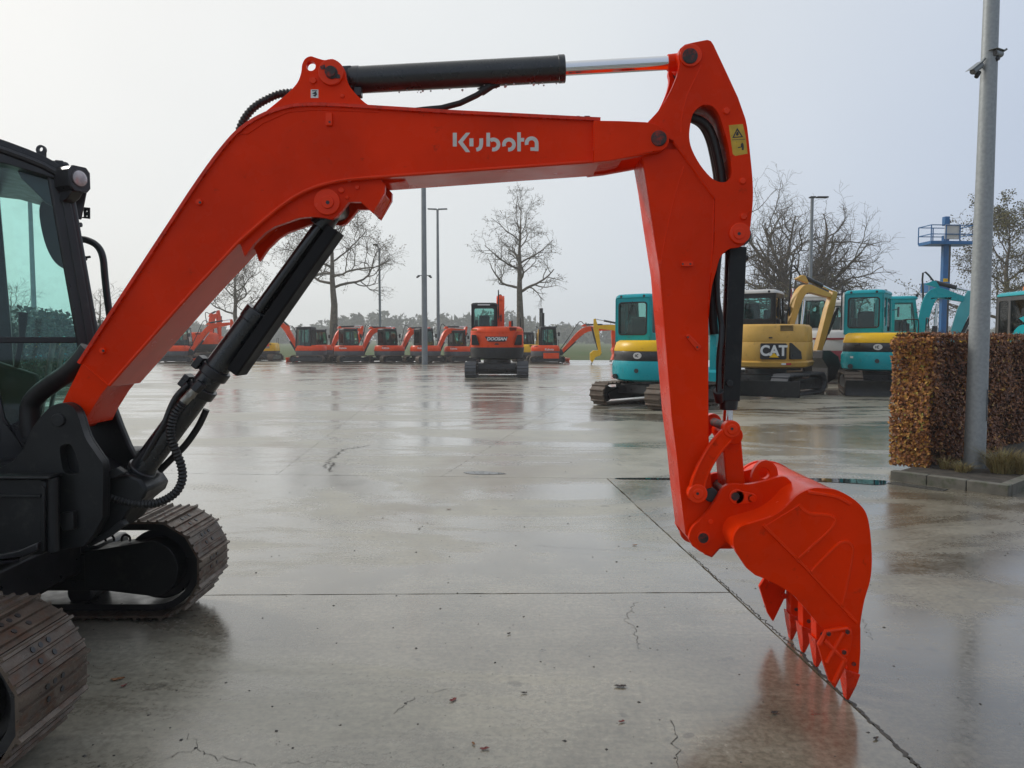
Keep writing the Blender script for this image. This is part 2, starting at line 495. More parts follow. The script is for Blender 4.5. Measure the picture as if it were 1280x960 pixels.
def slab(lines, gap=0.006, mk='concrete'):
    poly = inset([meet(lines[i], lines[(i + 1) % len(lines)]) for i in range(len(lines))], gap)
    # ragged edges near the camera
    out = []
    n = len(poly)
    for i in range(n):
        a = Vector(poly[i]); b = Vector(poly[(i + 1) % n]); ln = (b - a).length
        k = max(1, min(160, int(ln / 0.09))) if min(a.y, b.y) < 12 else 1
        d = (b - a).normalized(); nn = Vector((-d.y, d.x))
        for j in range(k):
            p = a + (b - a) * (j / k)
            if j: p = p + nn * rnd.gauss(0, 0.0022)
            out.append((p.x, p.y))
    m = MB(); m.plan(out, -0.14, 0.0)
    return m.build('concrete_slab', M[mk], ground, smooth_angle=0)

slab([LA, LD, NEAR, LL]); slab([LB, LD, LA, LL]); slab([LB, LR, NEAR, LD], mk='concrete_brown')
slab([LC, LF1, LB, LL], 0.0025); slab([LC, LF2, LB, LF1], 0.0025); slab([LC, LF3, LB, LF2], 0.0025); slab([LC, LR, LB, LF3], 0.0025, mk='concrete_brown')
for (l0, l1) in ((LC, LC2), (LC2, LC3)):
    slab([l1, LF1, l0, LL], 0.003); slab([l1, LF2, l0, LF1], 0.003); slab([l1, LF3, l0, LF2], 0.003); slab([l1, LR, l0, LF3], 0.003)
slab([FAR, LL, LC3, WEST], 0.003); slab([FAR, LR, LC3, LL], 0.003); slab([FAR, EAST, LC3, LR], 0.008)
slab([LC3, LL, NEAR, WEST], 0.003); slab([LC3, EAST, NEAR, LR], 0.008)

def crack(pts, w=0.004, jag=0.010):
    w *= 0.45 if w < 0.006 else 0.55
    """a crack with ragged edges along pixels of the photograph"""
    P = [Vector(G(*p)) for p in pts]
    Q = []
    for a, b in zip(P, P[1:]):
        k = max(3, int((b - a).length / 0.016))
        for j in range(k):
            q = a.lerp(b, j / k)
            if j: q = q + Vector((rnd.gauss(0, jag), rnd.gauss(0, jag)))
            Q.append(q)
    Q.append(P[-1])
    v = []; f = []
    for i, q in enumerate(Q):
        d = (Q[min(i + 1, len(Q) - 1)] - Q[max(i - 1, 0)]).normalized(); nn = Vector((-d.y, d.x))
        ww = w * (0.4 + 0.8 * rnd.random()) * (0.25 if i in (0, len(Q) - 1) else 1)
        v += [(q.x + nn.x * ww, q.y + nn.y * ww, 0.0016), (q.x - nn.x * ww, q.y - nn.y * ww, 0.0016)]
    for i in range(len(Q) - 1):
        f.append((2 * i, 2 * i + 1, 2 * i + 3, 2 * i + 2))
    m = MB(); m.add(v, f)
    return m.build('crack', M['crack'], ground, smooth_angle=0)

crack([(797, 752), (788, 763), (780, 776), (790, 781), (795, 795), (802, 812)], 0.003)
crack([(838, 900), (843, 912), (841, 930), (848, 960)], 0.0035)
crack([(492, 893), (505, 882), (518, 871)], 0.0035, 0.006); crack([(540, 867), (560, 861)], 0.0025, 0.005)
crack([(203, 950), (228, 940), (247, 937), (262, 943), (285, 949), (320, 958)], 0.0028)
crack([(247, 937), (246, 925), (232, 917)], 0.002)
crack([(350, 955), (400, 952), (470, 957)], 0.0015); crack([(660, 682), (700, 684), (770, 688)], 0.0018)
crack([(640, 910), (690, 914)], 0.0012); crack([(405, 586), (412, 575), (430, 562), (462, 557)], 0.012, 0.02)
crack([(410, 590), (418, 578)], 0.016, 0.02)
crack([(1180, 690), (1215, 720), (1262, 735)], 0.002); crack([(700, 628), (760, 640)], 0.0016); crack([(860, 742), (905, 741)], 0.002, 0.004)
crack([(1005, 715), (1040, 735), (1075, 770), (1090, 800)], 0.002)

# standing water along the low joint by the kerb, and where the joint holds it further left
def puddle(pts, z=0.0035):
    P = smooth([G(*p) for p in pts], 4, True)
    m = MB(); m.plan(P, z - 0.002, z)
    return m.build('puddle', M['water'], ground, smooth_angle=0)
puddle([(1000, 598), (1045, 598.5), (1090, 600), (1112, 602), (1100, 606.5), (1060, 604), (1012, 601.5)])
puddle([(580, 590.2), (600, 589.2), (622, 590.6), (632, 592.6), (606, 593.4), (586, 592.4)])
puddle([(770, 597.9), (800, 597.6), (846, 598.0), (846, 599.8), (800, 599.6), (775, 599.2)])
crack([(1000, 815), (1058, 873), (1085, 898), (1118, 930), (1150, 962)], 0.016, 0.006)
crack([(860, 690), (910, 735), (960, 780), (1000, 815)], 0.007, 0.005)

# grit scattered over the slabs: too small to count
gm = MB()
for i in range(900):
    yy = 2.3 + 12 * rnd.random() ** 1.5
    xx = (rnd.random() - 0.5) * 1.5 * yy + rnd.gauss(0, 0.3)
    s_ = 0.0025 + 0.006 * rnd.random() ** 3
    a = rnd.random() * 6.28
    ca, sa = math.cos(a), math.sin(a)
    gm.add([(xx + s_ * ca * 1.5, yy + s_ * sa * 1.5, 0.0005), (xx - s_ * sa, yy + s_ * ca, 0.0005), (xx - s_ * ca, yy - s_ * sa, 0.0005), (xx + s_ * sa, yy - s_ * ca, 0.0005), (xx, yy, s_ * 0.7)],
           [(0, 1, 4), (1, 2, 4), (2, 3, 4), (3, 0, 4)])
tag(gm.build('grit', M['crack'], smooth_angle=0, recalc=False), 'dark grit scattered over the wet slabs', 'grit', kind='stuff')

# far wood under haze beyond the field
M['wood_far'] = surf('bare_wood', (0.135, 0.122, 0.098), 0.9, var=0.4, vscale=0.08, tint2=(0.105, 0.11, 0.07), spec=0.1)
wm = MB(); r_ = random.Random(11)
def far_tree(x, y, h, w, n):
    wm.add([(x - 0.3, y, -0.1), (x + 0.3, y, -0.1), (x, y + 0.4, -0.1), (x, y, h * 0.8)], [(0, 1, 3), (1, 2, 3), (2, 0, 3)])
    for k in range(n):
        u = r_.random(); th = r_.random() * 6.283
        zz = h * (0.12 + 0.88 * u)
        rad = w * math.sqrt(max(0.02, 1 - ((u - 0.45) / 0.56) ** 2)) * math.sqrt(r_.random())
        c = Vector((x + rad * math.cos(th), y + rad * math.sin(th), zz))
        s_ = 0.4 + 0.7 * r_.random()
        q = [c + Vector((r_.gauss(0, s_), r_.gauss(0, s_), r_.gauss(0, s_))) for _ in range(3)]
        wm.add(q, [(0, 1, 2)])
for i in range(270):
    x = -270 + 560 * i / 270 + r_.gauss(0, 4)
    y = 325 + 40 * r_.random()
    e = 0.75 + 0.35 * math.sin(x * 0.021 + 1.0) + 0.2 * math.sin(x * 0.07)
    if x > -8: e *= max(0.36, 1 - (x + 8) / 40)
    h = (12.5 + 5.5 * r_.random()) * max(0.45, e)
    far_tree(x, y, h, 3.0 + 2.6 * r_.random(), 190)
tag(wm.build('distant_wood', M['wood_far'], smooth_angle=0, recalc=False), 'hazy bare wood on the far side of the field', 'wood', kind='stuff')
# ------------------------------------------------------------------ the big orange excavator in the foreground
YC = 3.40
ex = thing('excavator', 'large foreground excavator with orange boom, arm and toothed bucket on charcoal body', 'excavator', (-2.75, YC, 0))
INV[ex.name] = Vector((-2.75, YC, 0))
OR, CH = M['orange'], M['charcoal']

def disc(mb, px, py, Y, r_px, th, n=28, r2=None):
    """a round boss standing th proud of the plane Y, towards the camera"""
    x, z = U(px, py, Y)
    r = r_px / F_PX * Y
    mb.cyl((x, Y + 0.004, z), (x, Y - th, z), r, (r2 if r2 is not None else r_px) / F_PX * Y, n)
    return x, z, r

# ---- boom
YN, YF = YC - 0.12, YC + 0.12
top_px = [(77, 506), (102, 455), (140, 396), (190, 320), (240, 244), (262, 212), (281, 187), (298, 168), (318, 153), (341, 142), (368, 135), (395, 133.4), (425, 134.4), (470, 137), (560, 142.5), (650, 147), (750, 152)]
bot_px = [(750, 200), (650, 207), (560, 213.5), (504, 217.5), (450, 221.5), (422, 225), (395, 232), (368, 244.5), (341, 264), (314, 287), (297, 302), (240, 363), (180, 431), (136, 481), (127, 492), (112, 516)]
top_w = UL(top_px[:4], YN) + smooth(UL(top_px[4:14], YN), 3) + UL(top_px[14:], YN)
bot_w = UL(bot_px[:3], YN) + smooth(UL(bot_px[3:11], YN), 3) + UL(bot_px[11:], YN)
foot = UL([(104, 532), (84, 534), (78, 520)], YN)
b = MB(); b.prism(top_w + bot_w + foot, YN, YF)
boom = b.build('boom', OR, ex, bevel=0.004)
b = MB()
tl = top_w[1:]
b.prism(tl + offset_line(tl, 0.014)[::-1], YN - 0.016, YF + 0.016)
b.build('top_flange', M['orange_edge'], boom, bevel=0.0055, seg=3)
b = MB()
bl = bot_w[:-2]
b.prism(bl + offset_line(bl, 0.014)[::-1], YN - 0.016, YF + 0.016)
b.build('bottom_flange', M['orange_gloss'], boom, bevel=0.0055, seg=3)
# welded seam across the foot
b = MB(); a0 = U3(103, 454, YN - 0.002); a1 = U3(135, 481, YN - 0.002); b.tube([a0, a1], 0.004, 6); b.build('weld_seam', M['orange_gloss'], boom)
# foot boss between the bracket plates
b = MB(); x, z = U(92, 524, YC); b.cyl((x, YC - 0.13, z), (x, YC + 0.13, z), 0.05); b.build('foot_boss', M['orange_gloss'], boom, bevel=0.004)
# ears that carry the arm cylinder
ear_px = [(300, 168), (312, 155), (328, 143), (355, 121), (371, 105), (376.5, 91.5), (378, 80.6), (382, 73.5), (388.6, 70.6), (395.5, 72.6), (406, 75.4), (416, 74), (425, 79), (430.6, 87.4), (433, 99.6), (438.8, 110.4), (449.7, 122.6), (460.5, 131.4), (474, 136.5), (474, 141), (425, 139), (390, 138), (360, 141), (330, 154), (310, 168)]
ear = smooth(UL(ear_px[:19], YN), 3) + UL(ear_px[19:], YN)
hx, hz = U(388.8, 82.8, YN)
for (y0, y1) in ((YN - 0.004, YN + 0.028), (YF - 0.028, YF + 0.004)):
    b = MB(); b.prism(ear, y0, y1, [circle2(hx, hz, 0.0205, 20)])
    b.build('cylinder_ear', OR, boom, bevel=0.003)
b = MB(); x, z, r = disc(b, 414.5, 91.5, YN - 0.004, 15.5, 0.016); b.build('pin_boss', M['orange_gloss'], boom, bevel=0.003)
b = MB(); disc(b, 414.5, 91, YN - 0.02, 7.5, 0.006); b.cyl((x, YN - 0.03, z), (x, YF + 0.03, z), 0.024); o_ = b.build('pin', M['pin'], boom, bevel=0.002)
b = MB(); b.prism(UL([(419, 91), (425, 94), (425, 98), (420, 98), (416, 94)], YN - 0.02), YN - 0.024, YN - 0.02); b.prism(UL([(400, 83), (406, 81), (407, 86), (402, 87)], YN - 0.02), YN - 0.023, YN - 0.019); b.build('paint_chip', M['pin'], boom)
b = MB(); disc(b, 391.5, 101, YN - 0.004, 4.6, 0.010, 16, 4.0); b.build('bolt', M['orange_gloss'], boom, bevel=0.002)
b = MB(); disc(b, 428, 120, YN - 0.004, 3.0, 0.008, 14, 2.5); b.build('bolt', M['orange_gloss'], boom, bevel=0.002)
for (px, py, r) in ((250, 253, 4.6), (129, 438.5, 4.6)):
    b = MB(); disc(b, px, py, YN, r, 0.014, 16, r * 0.8); q = b.build('bolt', M['orange_gloss'], boom, bevel=0.002)
    b = MB(); disc(b, px, py, YN - 0.014, 1.6, 0.001, 10); b.build('bolt_hole', M['black'], boom)
b = MB(); b.prism(UL([(408, 142), (416, 142), (416, 158), (408, 158)], YN), YN - 0.014, YN + 0.002); b.build('hose_lug', M['orange_gloss'], boom, bevel=0.003)
b = MB(); disc(b, 412, 152.5, YN - 0.014, 1.3, 0.001, 10); b.build('bolt_hole', M['black'], boom)
b = MB(); b.prism(UL([(388.5, 112), (398, 112), (398, 122.5), (388.5, 122.5)], YN - 0.004), YN - 0.0052, YN - 0.004); st = b.build('sticker', M['white'], boom)
b = MB(); b.prism(UL([(390, 117), (395, 114), (396.5, 118), (394, 121), (391, 119.5), (394, 118)], YN - 0.0052), YN - 0.0058, YN - 0.0052); b.prism(UL([(390, 113), (396.5, 113), (396.5, 114), (390, 114)], YN - 0.0052), YN - 0.0058, YN - 0.0052); b.build('sticker_print', M['black'], boom)
# bracket under the boom that takes the boom cylinder
brk_px = [(300, 303), (306, 321), (318, 304), (332, 290.5), (344, 283), (356, 279), (374, 272.5), (391, 271), (404, 272), (414, 274), (421, 271), (428, 263), (436, 252.5), (451, 252.5), (466, 266.5), (481, 241), (481.5, 231), (478, 227), (470, 216), (420, 220), (370, 240), (330, 268)]
brk = UL(brk_px, YN + 0.015)
for (y0, y1) in ((YN + 0.012, YN + 0.042), (YF - 0.042, YF - 0.012)):
    b = MB(); b.prism(brk, y0, y1); b.build('cylinder_bracket', OR, boom, bevel=0.003)
b = MB(); bx, bz, r = disc(b, 409.6, 253, YN + 0.012, 16, 0.018); b.build('pin_boss', M['orange_gloss'], boom, bevel=0.003)
b = MB(); disc(b, 409.6, 253, YN - 0.006, 7.8, 0.010); b.build('pin_cap', M['orange_gloss'], boom, bevel=0.003)
b = MB(); disc(b, 409.6, 253, YN - 0.016, 2.3, 0.002, 14); b.build('grease_hole', M['black'], boom)
for (px, py, r) in ((427, 238, 4.4), (447, 234.5, 3.2), (434, 247, 2.6)):
    b = MB(); disc(b, px, py, YN + 0.012, r, 0.010, 16, r * 0.8); b.build('bolt', M['orange_gloss'], boom, bevel=0.002)
b = MB(); b.prism(UL([(462, 262), (468, 266), (481, 243), (478, 238)], YN + 0.04), YN + 0.042, YF - 0.042); b.prism(UL([(478, 229), (482, 229), (505, 226), (510, 221), (480, 221)], YN + 0.04), YN + 0.05, YF - 0.04); b.build('stop_block', OR, boom, bevel=0.004)
# forked tip
YT = YN - 0.03
tip_px = [(742, 150.5), (775, 151), (808, 152.5), (822, 156), (832, 164), (836.5, 174), (834, 183), (826, 188.5), (800, 194), (764, 200.5), (742, 203)]
tipw = UL(tip_px[:3], YT) + smooth(UL(tip_px[2:8], YT), 3)[1:] + UL(tip_px[8:], YT)
for (y0, y1) in ((YT, YN + 0.012), (YF - 0.012, YF + 0.03)):
    b = MB(); b.prism(tipw, y0, y1); b.build('fork_plate', OR, boom, bevel=0.006)
b = MB(); b.prism(UL([(738, 151), (785, 152), (780, 196), (764, 200), (738, 203)], YN), YN + 0.012, YF - 0.012); b.build('fork_web', OR, boom, bevel=0.004)
b = MB(); x, z, r = disc(b, 823.5, 173, YT, 9.6, 0.006); b.cyl((x, YT, z), (x, YF + 0.035, z), 0.028); b.build('arm_pin', M['pin'], boom, bevel=0.003)
# worn clamps along the top edge near the tip
b = MB()
for (px, w) in ((706, 6), (722, 4), (733, 7)):
    q = U3(px, 149, YC - 0.05); b.box(q.x - w * 0.0018, q.x + w * 0.0018, YC - 0.09, YC + 0.05, q.z - 0.006, q.z + 0.004)
b.build('hose_clamp', M['pin'], boom, bevel=0.003)
# lettering
def stroke(mb, pts, w, Y, th):
    l = offset_line(pts, w / 2); r = offset_line(pts, -w / 2)
    mb.prism(l + r[::-1], Y - th, Y)
def LP(zx, zy):
    return U(556 + zx / 10.0, 156 + zy / 10.0, YN)
sw = 4.6 / F_PX * YN
letters = []
def rectp(mb, x0, y0, x1, y1): mb.prism([LP(x0, y0), LP(x1, y0), LP(x1, y1), LP(x0, y1)], YN - 0.0012, YN)
def arcp(mb, cx, cy, r, d0, d1, pre=(), post=()):
    pts = [LP(*p) for p in pre] + [LP(cx + r * math.cos(math.radians(a)), cy - r * math.sin(math.radians(a))) for a in [d0 + (d1 - d0) * k / 16 for k in range(17)]] + [LP(*p) for p in post]
    stroke(mb, pts, sw, YN, 0.0012)
k = MB(); rectp(k, 100, 100, 150, 272); k.prism([LP(265, 100), LP(318, 100), LP(225, 215), LP(318, 342), LP(262, 342), LP(165, 215)], YN - 0.0012, YN); letters.append(k)
k = MB(); rectp(k, 308, 170, 358, 270); stroke(k, smooth([LP(455, 170), LP(455, 235), LP(444, 282), LP(422, 303), LP(393, 312)], 4), sw, YN, 0.0012); letters.append(k)
k = MB(); rectp(k, 520, 100, 566, 272); arcp(k, 608, 247, 63, 128, -105); letters.append(k)
k = MB(); arcp(k, 802, 248, 63, 200, -100); letters.append(k)
k = MB(); rectp(k, 905, 95, 950, 332); rectp(k, 950, 165, 992, 210); letters.append(k)
k = MB(); arcp(k, 1085, 232, 63, 198, 0, (), ((1148, 250), (1148, 330))); rectp(k, 1070, 283, 1126, 326); letters.append(k)
for k in letters: k.build('letter', M['decal_white'], boom, smooth_angle=0)

# ---- arm
AN, AF = YC - 0.108, YC + 0.108
box_px = [(802, 196), (808, 230), (813.7, 270), (824.7, 341), (839.6, 520), (846, 570), (851, 620), (857, 668), (866, 680), (880, 686), (895, 672), (893, 640), (889, 600), (886, 540), (885.8, 450), (886, 390), (890, 345), (896, 300), (893, 240), (850, 186), (812, 186)]
b = MB(); b.prism(UL(box_px, AN), AN, AF)
arm = b.build('arm', OR, ex, bevel=0.005)
head_px = [(810, 152.5), (825, 136), (837.5, 115), (846, 95), (849.4, 80), (848, 70), (850, 61), (856, 56), (866, 53.5), (876, 51.5), (884, 50), (888.5, 51.5), (891.5, 56), (907.5, 90), (922.5, 122.5), (930, 142.5), (934, 160), (937.5, 192.5), (940.6, 225), (941, 250), (939, 272), (936.6, 290), (932, 303), (924, 309), (913, 310.5), (905, 316), (899, 324), (895, 339), (890, 357), (887, 380), (885.8, 396), (889, 340), (893, 300), (893.5, 247), (868, 211), (842, 176), (826, 168), (808, 162)]
head = smooth(UL(head_px[:7], AN - 0.01), 3)[:-1] + UL(head_px[6:15], AN - 0.01) + smooth(UL(head_px[15:30], AN - 0.01), 2)[1:] + UL(head_px[30:], AN - 0.01)
hole_px = [(862.5, 157.5), (866, 142.5), (875, 133), (882.5, 131), (891, 133.5), (898, 142), (902.5, 154), (910, 180), (914, 207), (914, 219), (910, 225.5), (904, 228), (896, 226.5), (887.5, 221), (875, 206), (865, 187.5), (861.5, 172.5)]
hole = smooth(UL(hole_px, AN - 0.01), 3, True)
for (y0, y1) in ((AN - 0.012, AN + 0.02), (AF - 0.02, AF + 0.012)):
    b = MB(); b.prism(head, y0, y1, [hole]); b.build('head_plate', OR, arm, bevel=0.004)
# closing webs between the head plates
b = MB()
web_out = UL([(820, 148), (832, 134), (843, 114), (850, 98), (880, 100), (898, 98), (915, 132), (925, 160), (931, 200), (932, 250), (925, 285), (898, 296), (893, 250), (850, 190), (815, 186)], AN)
b.prism(web_out, AN + 0.02, AF - 0.02, [smooth(UL([(860, 157), (864, 141), (874, 131), (882.5, 129), (892, 132), (900, 141), (905, 154), (912, 180), (916, 207), (916, 220), (911, 228), (904, 230.5), (895, 228.5), (886, 223), (873, 208), (863, 189), (859.5, 172.5)], AN), 2, True)])
b.build('head_web', OR, arm, bevel=0.003)
# raised doubling ridge on the head and weld lines on the box
def bead(mb, pts_px, Y, r=0.004, n=3):
    mb.tube([(p[0], Y, p[1]) for p in smooth(UL(pts_px, Y), n)], r, 6)
b = MB(); bead(b, [(842, 177), (868, 212), (893, 247)], AN - 0.002, 0.008, 4); b.build('weld_bead', M['orange_gloss'], arm)
b = MB(); bead(b, [(892, 250), (891, 300), (888, 345)], AN - 0.001, 0.003, 4); b.build('weld_bead', M['orange_gloss'], arm)
b = MB(); bead(b, [(855, 208), (845, 240), (833, 290), (825, 335)], AN - 0.0005, 0.0025, 4); b.build('weld_bead', M['orange_gloss'], arm)
b = MB(); bead(b, [(876, 82), (868, 100), (858, 122), (852, 148), (851, 165)], AN - 0.0125, 0.003, 5); b.build('weld_bead', M['orange_gloss'], arm)
Yp = AN - 0.012
b = MB(); disc(b, 863, 70, Yp, 13.5, 0.012); b.build('pin_boss', M['orange_gloss'], arm, bevel=0.003)
b = MB(); x, z, r = disc(b, 862.5, 70, Yp - 0.012, 9.3, 0.005); b.cyl((x, Yp - 0.01, z), (x, AF + 0.02, z), 0.026); b.build('cylinder_pin', M['pin'], arm, bevel=0.002)
b = MB(); disc(b, 924, 292, Yp, 13, 0.014); b.build('pin_boss', M['orange_gloss'], arm, bevel=0.004)
b = MB(); disc(b, 924, 292, Yp - 0.014, 7, 0.006); b.build('pin_cap', M['orange_gloss'], arm, bevel=0.002)
b = MB(); disc(b, 924, 292, Yp - 0.020, 2.0, 0.001, 12); b.build('grease_hole', M['black'], arm)
for (px, py, r) in ((908, 139, 5), (928, 226.5, 4.7), (929, 271, 4.7)):
    b = MB(); disc(b, px, py, Yp, r, 0.010, 18, r * 0.75); b.build('bolt', M['orange_gloss'], arm, bevel=0.002)
b = MB(); b.prism(UL([(851, 327.5), (866, 327), (866, 333), (851, 333.5)], AN), AN - 0.012, AN + 0.001); b.build('hose_lug', M['orange_gloss'], arm, bevel=0.003)
b = MB(); b.prism(UL([(856, 420), (860, 417.5), (876, 433), (873, 438.5), (870, 438)], AN), AN - 0.012, AN + 0.001); b.build('hose_lug', M['orange_gloss'], arm, bevel=0.003)
b = MB(); b.prism(UL([(822, 326), (826, 325.5), (827, 330), (823, 331)], AN), AN - 0.006, AN + 0.001); b.build('stop_lug', M['orange_gloss'], arm, bevel=0.002)
for (px, py) in ((853.5, 330), (863, 330), (860, 421.5), (871.5, 434)):
    b = MB(); disc(b, px, py, AN - 0.012, 1.2, 0.001, 10); b.build('bolt_hole', M['black'], arm)
# warning decal
Yd = Yp - 0.0008
b = MB(); b.prism(UL([(911, 156.5), (928.5, 155), (932, 170), (934.5, 192), (919, 195), (916, 192.5), (913.5, 175)], Yd), Yd, Yp + 0.0002); dec = b.build('warning_decal', M['decal_yellow'], arm, smooth_angle=0)
b = MB(); tri_o = UL([(921.5, 159.8), (929, 171.4), (915.3, 172.6)], Yd); tri_i = UL([(921.5, 163), (926.6, 170.4), (917.6, 171.2)], Yd)
b.prism(tri_o, Yd - 0.0006, Yd - 0.0001, [tri_i]); b.prism(UL([(921, 165), (922.5, 164.5), (923.5, 168), (922.5, 169.6), (920.5, 169.6), (919.8, 168)], Yd), Yd - 0.0006, Yd - 0.0001)
b.prism(UL([(915, 174.6), (931.5, 173.8), (931.6, 174.4), (915, 175.2)], Yd), Yd - 0.0006, Yd - 0.0001)
b.prism(UL([(927.6, 178), (929.3, 180), (929.8, 184), (929.6, 187.6), (927, 187.6), (927.6, 184.4), (925.5, 184.6), (922.4, 185.2), (922.3, 184), (926, 183.4), (926, 180.6)], Yd), Yd - 0.0006, Yd - 0.0001)
b.build('decal_print', M['black'], arm, smooth_angle=0)
# hoses through the head
b = MB()
for dy, o in ((0.0, 0), (-0.045, 2.5), (0.045, -3)):
    b.tube([tuple(U3(px + o, py, YC + dy)) for (px, py) in smooth([(828, 152), (848, 146), (866, 148), (880, 156), (889, 172), (895, 195), (900, 225), (902, 260), (900, 310)], 4)], 0.019, 10)
b.build('hose', M['rubber'], arm)

# ---- arm cylinder
cyl_y = YC
p0 = U3(420, 101.5, YC); p1 = U3(704.5, 86, YC); p2 = U3(855, 77.5, YC)
ax = (p1 - p0).normalized()
b = MB(); b.cyl(p0 + ax * 0.07, p1 - ax * 0.012, 0.0575, None, 40); ac = b.build('arm_cylinder', M['cylinder_black'], ex, bevel=0.004)
b = MB(); b.cyl(p1 - ax * 0.025, p1 + ax * 0.006, 0.0605, None, 40); b.cyl(p0 + ax * 0.065, p0 + ax * 0.11, 0.060, 0.060, 40); b.build('gland', M['cylinder_black'], ac, bevel=0.004)
b = MB(); b.cyl(p0 + Vector((0, -0.075, 0)), p0 + Vector((0, 0.075, 0)), 0.055, None, 32); b.bar(p0, p0 + ax * 0.08, 0.1, 0.09, (0, 1, 0)); b.build('base_eye', M['cylinder_black'], ac, bevel=0.004)
b = MB(); b.cyl(p1, p2 - ax * 0.04, 0.0305, None, 40); b.build('rod', M['chrome'], ac)
b = MB(); b.cyl(p2 + Vector((0, -0.07, 0)), p2 + Vector((0, 0.07, 0)), 0.046, None, 32); b.cyl(p2 - ax * 0.075, p2, 0.036, 0.04, 24); b.build('rod_eye', OR, ac, bevel=0.004)
b = MB(); q = U3(448, 116, YC - 0.03); b.box(q.x - 0.018, q.x + 0.016, q.y - 0.02, q.y + 0.02, q.z - 0.02, q.z + 0.02); b.build('port_block', M['black'], ac, bevel=0.004)
b = MB()
b.tube([tuple(U3(px, py, YC + dy)) for (px, py, dy) in ((624, 105, 0), (611, 109, 0), (596, 119, 0.0), (575, 129, 0.02), (552, 135, 0.03), (530, 137, 0.03), (505, 140, 0.03))], 0.0135, 10)
q = U3(606, 112, YC); b.cyl(U3(613, 107, YC), U3(601, 115, YC), 0.02, None, 12); b.build('hose', M['rubber'], ac)
# spiral-wrapped hose rising behind the ear, from the foot side of the boom
def wrapped(path, r, name, parent, pitch=0.016, amp=0.14):
    P = [Vector(p) for p in path]
    L_ = 0; pts = []; rad = []
    dense = smooth([tuple(p) for p in P], 14)
    prev = Vector(dense[0])
    k = MB()
    last = 0
    acc = []
    for q in dense:
        q = Vector(q); L_ += (q - prev).length; prev = q; acc.append((L_, q))
    n = int(L_ / (pitch / 4))
    j = 0; P2 = []
    for i in range(n + 1):
        s = L_ * i / n
        while j < len(acc) - 2 and acc[j + 1][0] < s: j += 1
        (s0, a), (s1, c) = acc[j], acc[j + 1]
        t = 0 if s1 == s0 else min(1, max(0, (s - s0) / (s1 - s0)))
        P2.append(a.lerp(c, t)); rad.append(r * (1 + amp * math.sin(2 * math.pi * s / pitch)))
    k.tube(P2, rad, 10)
    return k.build(name, M['rubber'], parent)
wrapped([U3(px, py, YC + 0.02) for (px, py) in ((296, 185), (299, 164), (306, 148), (318, 134), (334, 124), (352, 117), (380, 116), (420, 118))], 0.017, 'wrapped_hose', boom)

# raindrops hanging from the cylinder and the boom
k = MB(); rw_ = random.Random(3)
for i in range(34):
    t_ = rw_.random(); q = (p0 + ax * 0.1).lerp(p1, t_) - Vector((0, 0.0, 0.0585)); q.y += rw_.gauss(0, 0.012)
    r_d = 0.0025 + 0.003 * rw_.random()
    k.loft([[(q.x + r_d * s_ * math.cos(a), q.y + r_d * s_ * math.sin(a), q.z - r_d * h_) for a in [6.283 * j / 8 for j in range(8)]] for (s_, h_) in ((0.9, 0.0), (1.0, 0.6), (0.7, 1.3), (0.2, 1.6))])
tag(k.build('raindrops', M['lens'], ac), kind='stuff')

# ---- boom cylinder with its guard
c0 = U3(163, 606, YC); c1 = U3(322, 391, YC); c2 = U3(417.5, 259.5, YC)
ax = (c2 - c0).normalized()
b = MB(); b.cyl(c0 + ax * 0.06, c1, 0.056, None, 40); bc = b.build('boom_cylinder', M['cylinder_black'], ex, bevel=0.004)
b = MB(); b.cyl(c1 - ax * 0.05, c1 + ax * 0.012, 0.060, None, 40); b.build('gland', M['cylinder_black'], bc, bevel=0.005)
b = MB(); b.cyl(c1, c2 - ax * 0.05, 0.031, None, 32); b.build('rod', M['rod_dark'], bc)
b = MB(); b.cyl(c2 + Vector((0, -0.075, 0)), c2 + Vector((0, 0.075, 0)), 0.055, None, 32); b.cyl(c2 - ax * 0.11, c2, 0.05, 0.05, 28); b.build('rod_eye', M['cylinder_black'], bc, bevel=0.004)
b = MB(); b.cyl(c0 + Vector((0, -0.08, 0)), c0 + Vector((0, 0.08, 0)), 0.075, None, 32); b.cyl(c0, c0 + ax * 0.1, 0.06, 0.066, 32); b.build('base_eye', M['cylinder_black'], bc, bevel=0.005)
side = Vector((ax.z, 0, -ax.x))      # lower right, away from the boom
g0 = c1 - ax * 0.275; g1 = c2 - ax * 0.075
b = MB()
for (a_, o_, w_, h_) in ((0, 0.083, 0.15, 0.012),):
    b.bar(g0 + side * 0.104, g1 + side * 0.088, 0.124, 0.014, side)
b.bar(g0 + side * 0.082 + Vector((0, -0.062, 0)), g1 + side * 0.066 + Vector((0, -0.062, 0)), 0.012, 0.05, side)
b.bar(g0 + side * 0.082 + Vector((0, 0.062, 0)), g1 + side * 0.066 + Vector((0, 0.062, 0)), 0.012, 0.05, side)
b.build('rod_guard', M['guard'], bc, bevel=0.003)
for t_ in (-0.44, -0.335):
    q = c1 + ax * t_
    b = MB(); b.cyl(q - ax * 0.022, q + ax * 0.022, 0.069, None, 36); b.bar(q - side * 0.072 - ax * 0.03 + Vector((0, -0.02, 0)), q - side * 0.072 + ax * 0.03 + Vector((0, -0.02, 0)), 0.07, 0.03, side); b.build('clamp_band', M['black'], bc, bevel=0.004)
